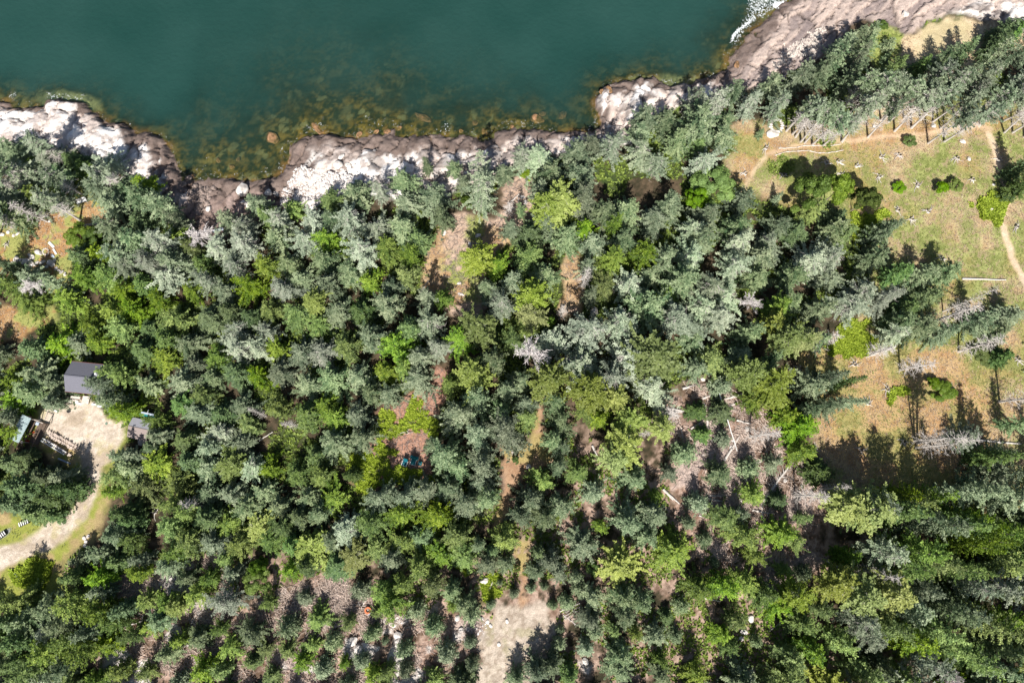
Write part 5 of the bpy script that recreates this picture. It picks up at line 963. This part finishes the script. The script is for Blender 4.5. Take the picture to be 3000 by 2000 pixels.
for u, v, r in [(553, 522, 10), (538, 540, 9), (572, 546, 11), (590, 560, 8), (600, 556, 8), (583, 566, 7), (626, 552, 9), (566, 575, 7), (585, 577, 6), (552, 570, 7), (556, 585, 8), (574, 590, 8), (583, 600, 7), (545, 560, 6), (612, 600, 5), (596, 585, 6), (541, 602, 8)]:
    boulder(u, v, r, r * .8, 'brown rounded boulder in the cove', 'boulderd', 'brown boulders of the cove', .8)
for u, v, rx, ry in [(798, 403, 22, 17), (1240, 345, 26, 12), (1136, 385, 12, 9), (1572, 348, 22, 14), (1648, 339, 14, 11), (1420, 388, 13, 8), (1590, 335, 10, 8), (1350, 385, 8, 6), (560, 520, 7, 9), (1054, 392, 12, 7), (1170, 375, 12, 6), (1100, 388, 14, 6), (1390, 362, 9, 8), (1500, 372, 9, 6), (1785, 262, 12, 7), (1765, 268, 9, 8), (2160, 190, 13, 8), (930, 378, 26, 9), (680, 490, 9, 7), (640, 470, 8, 7), (700, 470, 7, 5)]:
    boulder(u, v, rx, ry, 'orange-brown weedy boulder awash', 'weedrock', 'weedy boulders awash', .35, sink=.62)
for k in range(15):
    a = k / 15 * 2 * math.pi; boulder(2275 + 17 * math.cos(a), 368 - 18 * math.sin(a), 5.5, 4, 'white stone of the round stone ring in the upper right meadow', 'boulder', 'stones of the stone ring', .7, a, 'ring_stone', 'stone', False)
for k in range(12):
    a = k / 12 * 2 * math.pi; boulder(134 + 9 * math.cos(a), 737 - 9 * math.sin(a), 2.6, 2, 'white stone of the small fire ring in the left clearing', 'boulder', 'stones of the fire ring', .7, a, 'ring_stone', 'stone', False)
for u, v, rx, ry in [(78, 768, 22, 12), (47, 760, 8, 10), (95, 752, 9, 6), (112, 740, 12, 7), (106, 772, 9, 5), (124, 768, 8, 5), (146, 770, 9, 9), (155, 774, 8, 7), (160, 762, 6, 5), (164, 786, 6, 4), (172, 792, 7, 4), (180, 797, 7, 4), (190, 803, 6, 4), (25, 680, 6, 5), (52, 684, 7, 4), (40, 690, 4, 5), (8, 687, 6, 5), (36, 775, 9, 5), (86, 746, 6, 4), (135, 782, 6, 4)]:
    boulder(u, v, rx, ry, 'white block of the broken stone wall', 'boulder', 'blocks of the broken stone wall', .6)
rows = [(2480, 458), (2460, 470), (2400, 474), (2340, 470)]
for u, v, rx, ry in [(246, 1575, 7, 5), (258, 1570, 6, 5), (252, 1586, 5, 5), (180, 1172, 9, 7), (196, 1165, 7, 6), (205, 1175, 6, 6), (1412, 1812, 7, 5), (1428, 1820, 6, 5), (1438, 1832, 6, 5), (1340, 1810, 9, 7), (1350, 1845, 8, 6), (1372, 1842, 7, 6), (1190, 1808, 9, 6), (1150, 1830, 11, 7), (1165, 1860, 12, 10), (1030, 1880, 18, 12), (1050, 1905, 18, 12), (1070, 1890, 12, 9), (1035, 1920, 12, 9), (1485, 1820, 5, 6), (1462, 1886, 5, 6),
                     (2060, 1110, 7, 6), (2145, 1310, 8, 7), (2148, 1290, 6, 6), (2150, 1500, 6, 6), (1995, 1520, 7, 6), (1400, 690, 9, 6), (1402, 712, 7, 8), (1300, 680, 10, 7), (1375, 715, 6, 5), (1530, 578, 9, 6), (1540, 592, 8, 6), (1345, 830, 6, 4), (1350, 862, 10, 4), (1548, 1366, 8, 7), (2200, 1810, 12, 9), (2180, 1850, 10, 8), (2170, 1870, 9, 7), (1105, 1900, 9, 6)]:
    boulder(u, v, rx, ry, 'pale field boulder', 'stone', 'pale field boulders', .5)

def stump(u, v, r=.32):
    x, y, z, _ = gpt(u, v); g = np.random.default_rng(int(u * 7 + v)); lines = [(np.array([[0, 0, -.2], [0, 0, .15], [.02, 0, .42]]), np.array([r * 1.3, r, r * .85]))]
    e = empty('tree_stump', (x, y, z), float(g.uniform(0, 6.28)), uniq('grey weathered tree stump', x, y, z), 'stump', 'tree stumps in the clearings')
    tube_o = tube_mesh('stump', lines, 8); link('stump', tube_o, 'snag', e); rt = []
    for k in range(int(g.integers(5, 9))):
        a = g.uniform(0, 6.28); l = g.uniform(.5, 1.3); s = np.linspace(0, 1, 4); rt.append((np.stack([np.cos(a + .4 * s) * (r * .6 + s * l), np.sin(a + .4 * s) * (r * .6 + s * l), .2 - .15 * s + .08 * g.normal(0, 1, 4)], 1), .08 * (1 - .7 * s)))
    link('roots', tube_mesh('roots', rt, 4), 'snag', e)
for a, b in [(660, 1150), (940, 1070), (1040, 1150), (1290, 1160), (1300, 1030), (1140, 1090), (1420, 1020), (1610, 1390), (1410, 1380), (1900, 1180), (2190, 1490), (1800, 1040), (1540, 1220), (1020, 1060), (410, 1140), (545, 975), (2070, 1050), (1500, 1440)]: stump(2000 + a / 2.24, b / 2.24)
for a, b in [(1340, 1100), (1125, 935), (1700, 240), (775, 960), (1215, 1190), (1450, 1440), (1170, 1490), (1740, 1090), (2200, 900), (860, 1500)]: stump(2000 + a / 2.24, 650 + b / 2.24)
for a, b in [(130, 750), (1940, 560), (1020, 760), (560, 900)]: stump(1000 + a / 2.352, 1400 + b / 2.352, .25)
for a, b in [(330, 610), (1130, 940), (430, 820)]: stump(1000 + a / 2.24, 900 + b / 2.24, .28)
for u, v in [(22, 715), (452, 1778), (455, 1500), (560, 1815), (760, 1345), (620, 1585), (1060, 1770), (960, 1960)]: stump(u, v, .24)

LG = 'fallen logs'
def log(u, v, u2, v2, rad, label, mat='snag', br=0, up=.0, name='fallen_log', group=LG, rise=0.):
    A = gpt(u, v); B = gpt(u2, v2, rise); A = np.array(A[:3]) + [0, 0, rad + up]; B = np.array(B[:3]) + [0, 0, rad + up + rise]; g = np.random.default_rng(int(u * 3 + v)); n = 7; t = np.linspace(0, 1, n)[:, None]; ctr = A.copy(); rad = rad * 1.4 if name == 'fallen_log' and mat == 'snag' else rad; P = (B - A) * t + g.normal(0, .04, (n, 3)) * (t * (1 - t)) * 3
    e = empty(name, tuple(ctr), 0, label if label.endswith('!') is False else uniq(label[:-1], *((A + B) / 2)), 'log', group); link('trunk', tube_mesh('trunk', [(P, rad * np.linspace(1.1, .55, n))], 8), mat, e)
    if br:
        ln = np.linalg.norm(B - A); d = (B - A) / ln; s_ = unit(np.cross(d, [0, 0, 1.])); out = []
        for k in range(br):
            q = g.uniform(.12, .98); p = (B - A) * q; sg = g.choice([-1, 1]); l = g.uniform(.5, 1.5) * (1.2 - .6 * q) * min(1.6, ln * .16); s = np.linspace(0, 1, 5)[:, None]
            v_ = s_ * sg * g.uniform(.5, 1) + d * g.uniform(.1, .6) + np.array([0, 0, g.uniform(-.1, .7)]); out.append((p + v_ * l * s + np.array([0, 0, -.25]) * s ** 2 * l, .035 * (1 - .8 * s[:, 0])))
        link('branches', tube_mesh('branches', out, 4), mat, e)
    return e
log(2101, 1150, 2154, 1322, .10, 'long straight white pole lying across the cut brush', 'white', up=.9); log(2817, 817, 2946, 820, .12, 'grey log lying level in the meadow left of the footpath')
log(2549, 1041, 2623, 1014, .15, 'pale log sloping up right of the bright fern patch', br=6); c6 = lambda a, b: (1900 + a / 3.267, 1080 + b / 3.267)
for (a, b), (c, d), r, br in [((160, 380), (420, 415), .13, 3), ((150, 418), (330, 416), .12, 0), ((320, 190), (450, 155), .16, 6), ((510, 285), (640, 240), .14, 3), ((900, 245), (720, 292), .18, 2), ((890, 950), (1210, 840), .12, 14), ((1090, 1270), (1400, 850), .17, 60), ((400, 575), (600, 450), .11, 3),
                              ((560, 490), (570, 660), .13, 0), ((560, 1240), (710, 1270), .12, 3), ((570, 1212), (740, 1218), .10, 4), ((140, 1150), (235, 1255), .14, 0), ((830, 1180), (905, 1300), .13, 0), ((430, 390), (550, 368), .11, 0), ((770, 360), (850, 322), .14, 0), ((530, 330), (600, 430), .09, 2), ((300, 800), (400, 890), .08, 4), ((720, 880), (870, 640), .15, 6), ((1080, 1290), (1100, 1500), .10, 10), ((990, 1350), (1200, 1390), .12, 30),
                              ((840, 490), (980, 530), .12, 12), ((1400, 380), (1460, 375), .14, 0), ((580, 60), (730, 20), .10, 10), ((310, 560), (330, 700), .08, 2), ((600, 700), (640, 640), .09, 2), ((380, 1340), (520, 1370), .07, 6), ((480, 1400), (550, 1430), .08, 3), ((500, 830), (620, 800), .09, 3), ((590, 820), (600, 930), .08, 2)]:
    p = c6(a, b); q = c6(c, d); log(p[0], p[1], q[0], q[1], r, 'grey log in the cut brush!', 'snag', br)
for p, q, r, br in [((247, 662), (346, 646), .15, 34), ((1497, 592), (1520, 570), .12, 0), ((1522, 620), (1518, 576), .10, 4), ((1229, 862), (1255, 822), .08, 0), ((1735, 1305), (1752, 1340), .13, 0), ((1945, 1435), (1990, 1475), .13, 2), ((545, 1860), (575, 1800), .09, 12), ((560, 1815), (610, 1870), .08, 10), ((410, 1840), (425, 1785), .09, 5), ((380, 1830), (440, 1810), .08, 3), ((640, 1590), (645, 1560), .08, 3), ((2415, 1640), (2520, 1690), .11, 26), ((2250, 1660), (2310, 1690), .10, 10),
                    ((2245, 1715), (2290, 1735), .09, 2), ((2400, 1455), (2440, 1470), .1, 3), ((2330, 1790), (2250, 1850), .09, 5), ((2060, 1750), (2110, 1760), .08, 5), ((1810, 1060), (1870, 1090), .09, 8), ((2870, 1290), (2990, 1300), .13, 16), ((1640, 1790), (1700, 1765), .07, 14), ((1650, 1800), (1690, 1830), .06, 12), ((1075, 1755), (1060, 1775), .09, 0), ((1050, 1765), (1065, 1735), .08, 0), ((800, 1345), (740, 1365), .08, 10), ((760, 1290), (800, 1265), .07, 8), ((440, 1730), (520, 1700), .07, 5), ((520, 1900), (600, 1870), .08, 10), ((290, 1980), (330, 1950), .08, 10)]:
    log(p[0], p[1], q[0], q[1], r, 'fallen grey log!', 'snag', br)
c5 = lambda a, b: (2100 + a / 5.88, 330 + b / 5.88)
for nm, pts in (('upper', [(1060, 618), (1380, 605), (1480, 575), (1640, 575), (1820, 570), (1990, 572), (2140, 545)]), ('lower', [(1000, 740), (1190, 680), (1380, 668), (1590, 662), (1740, 700), (1900, 700), (2040, 680), (2190, 648)])):
    for i in range(len(pts) - 1):
        p = c5(*pts[i]); q = c5(*pts[i + 1]); q = (p[0] + (q[0] - p[0]) * .97, p[1] + (q[1] - p[1]) * .97)
        log(p[0], p[1], q[0], q[1], .09, f'pale log of the {nm} edging below the bare trunks!', 'wood', name='edging_log', group='logs of the path edging')
for k in range(16):
    a = rng.uniform(0, 1); u = 1648 + 34 * a; v = 1780 + rng.uniform(-12, 40); log(u, v, u + rng.uniform(15, 35), v - rng.uniform(2, 16), .05, 'cut pole in the pile right of the gravel clearing', 'wood', name='cut_pole', group='cut poles in a pile', up=.1 * (k % 4))
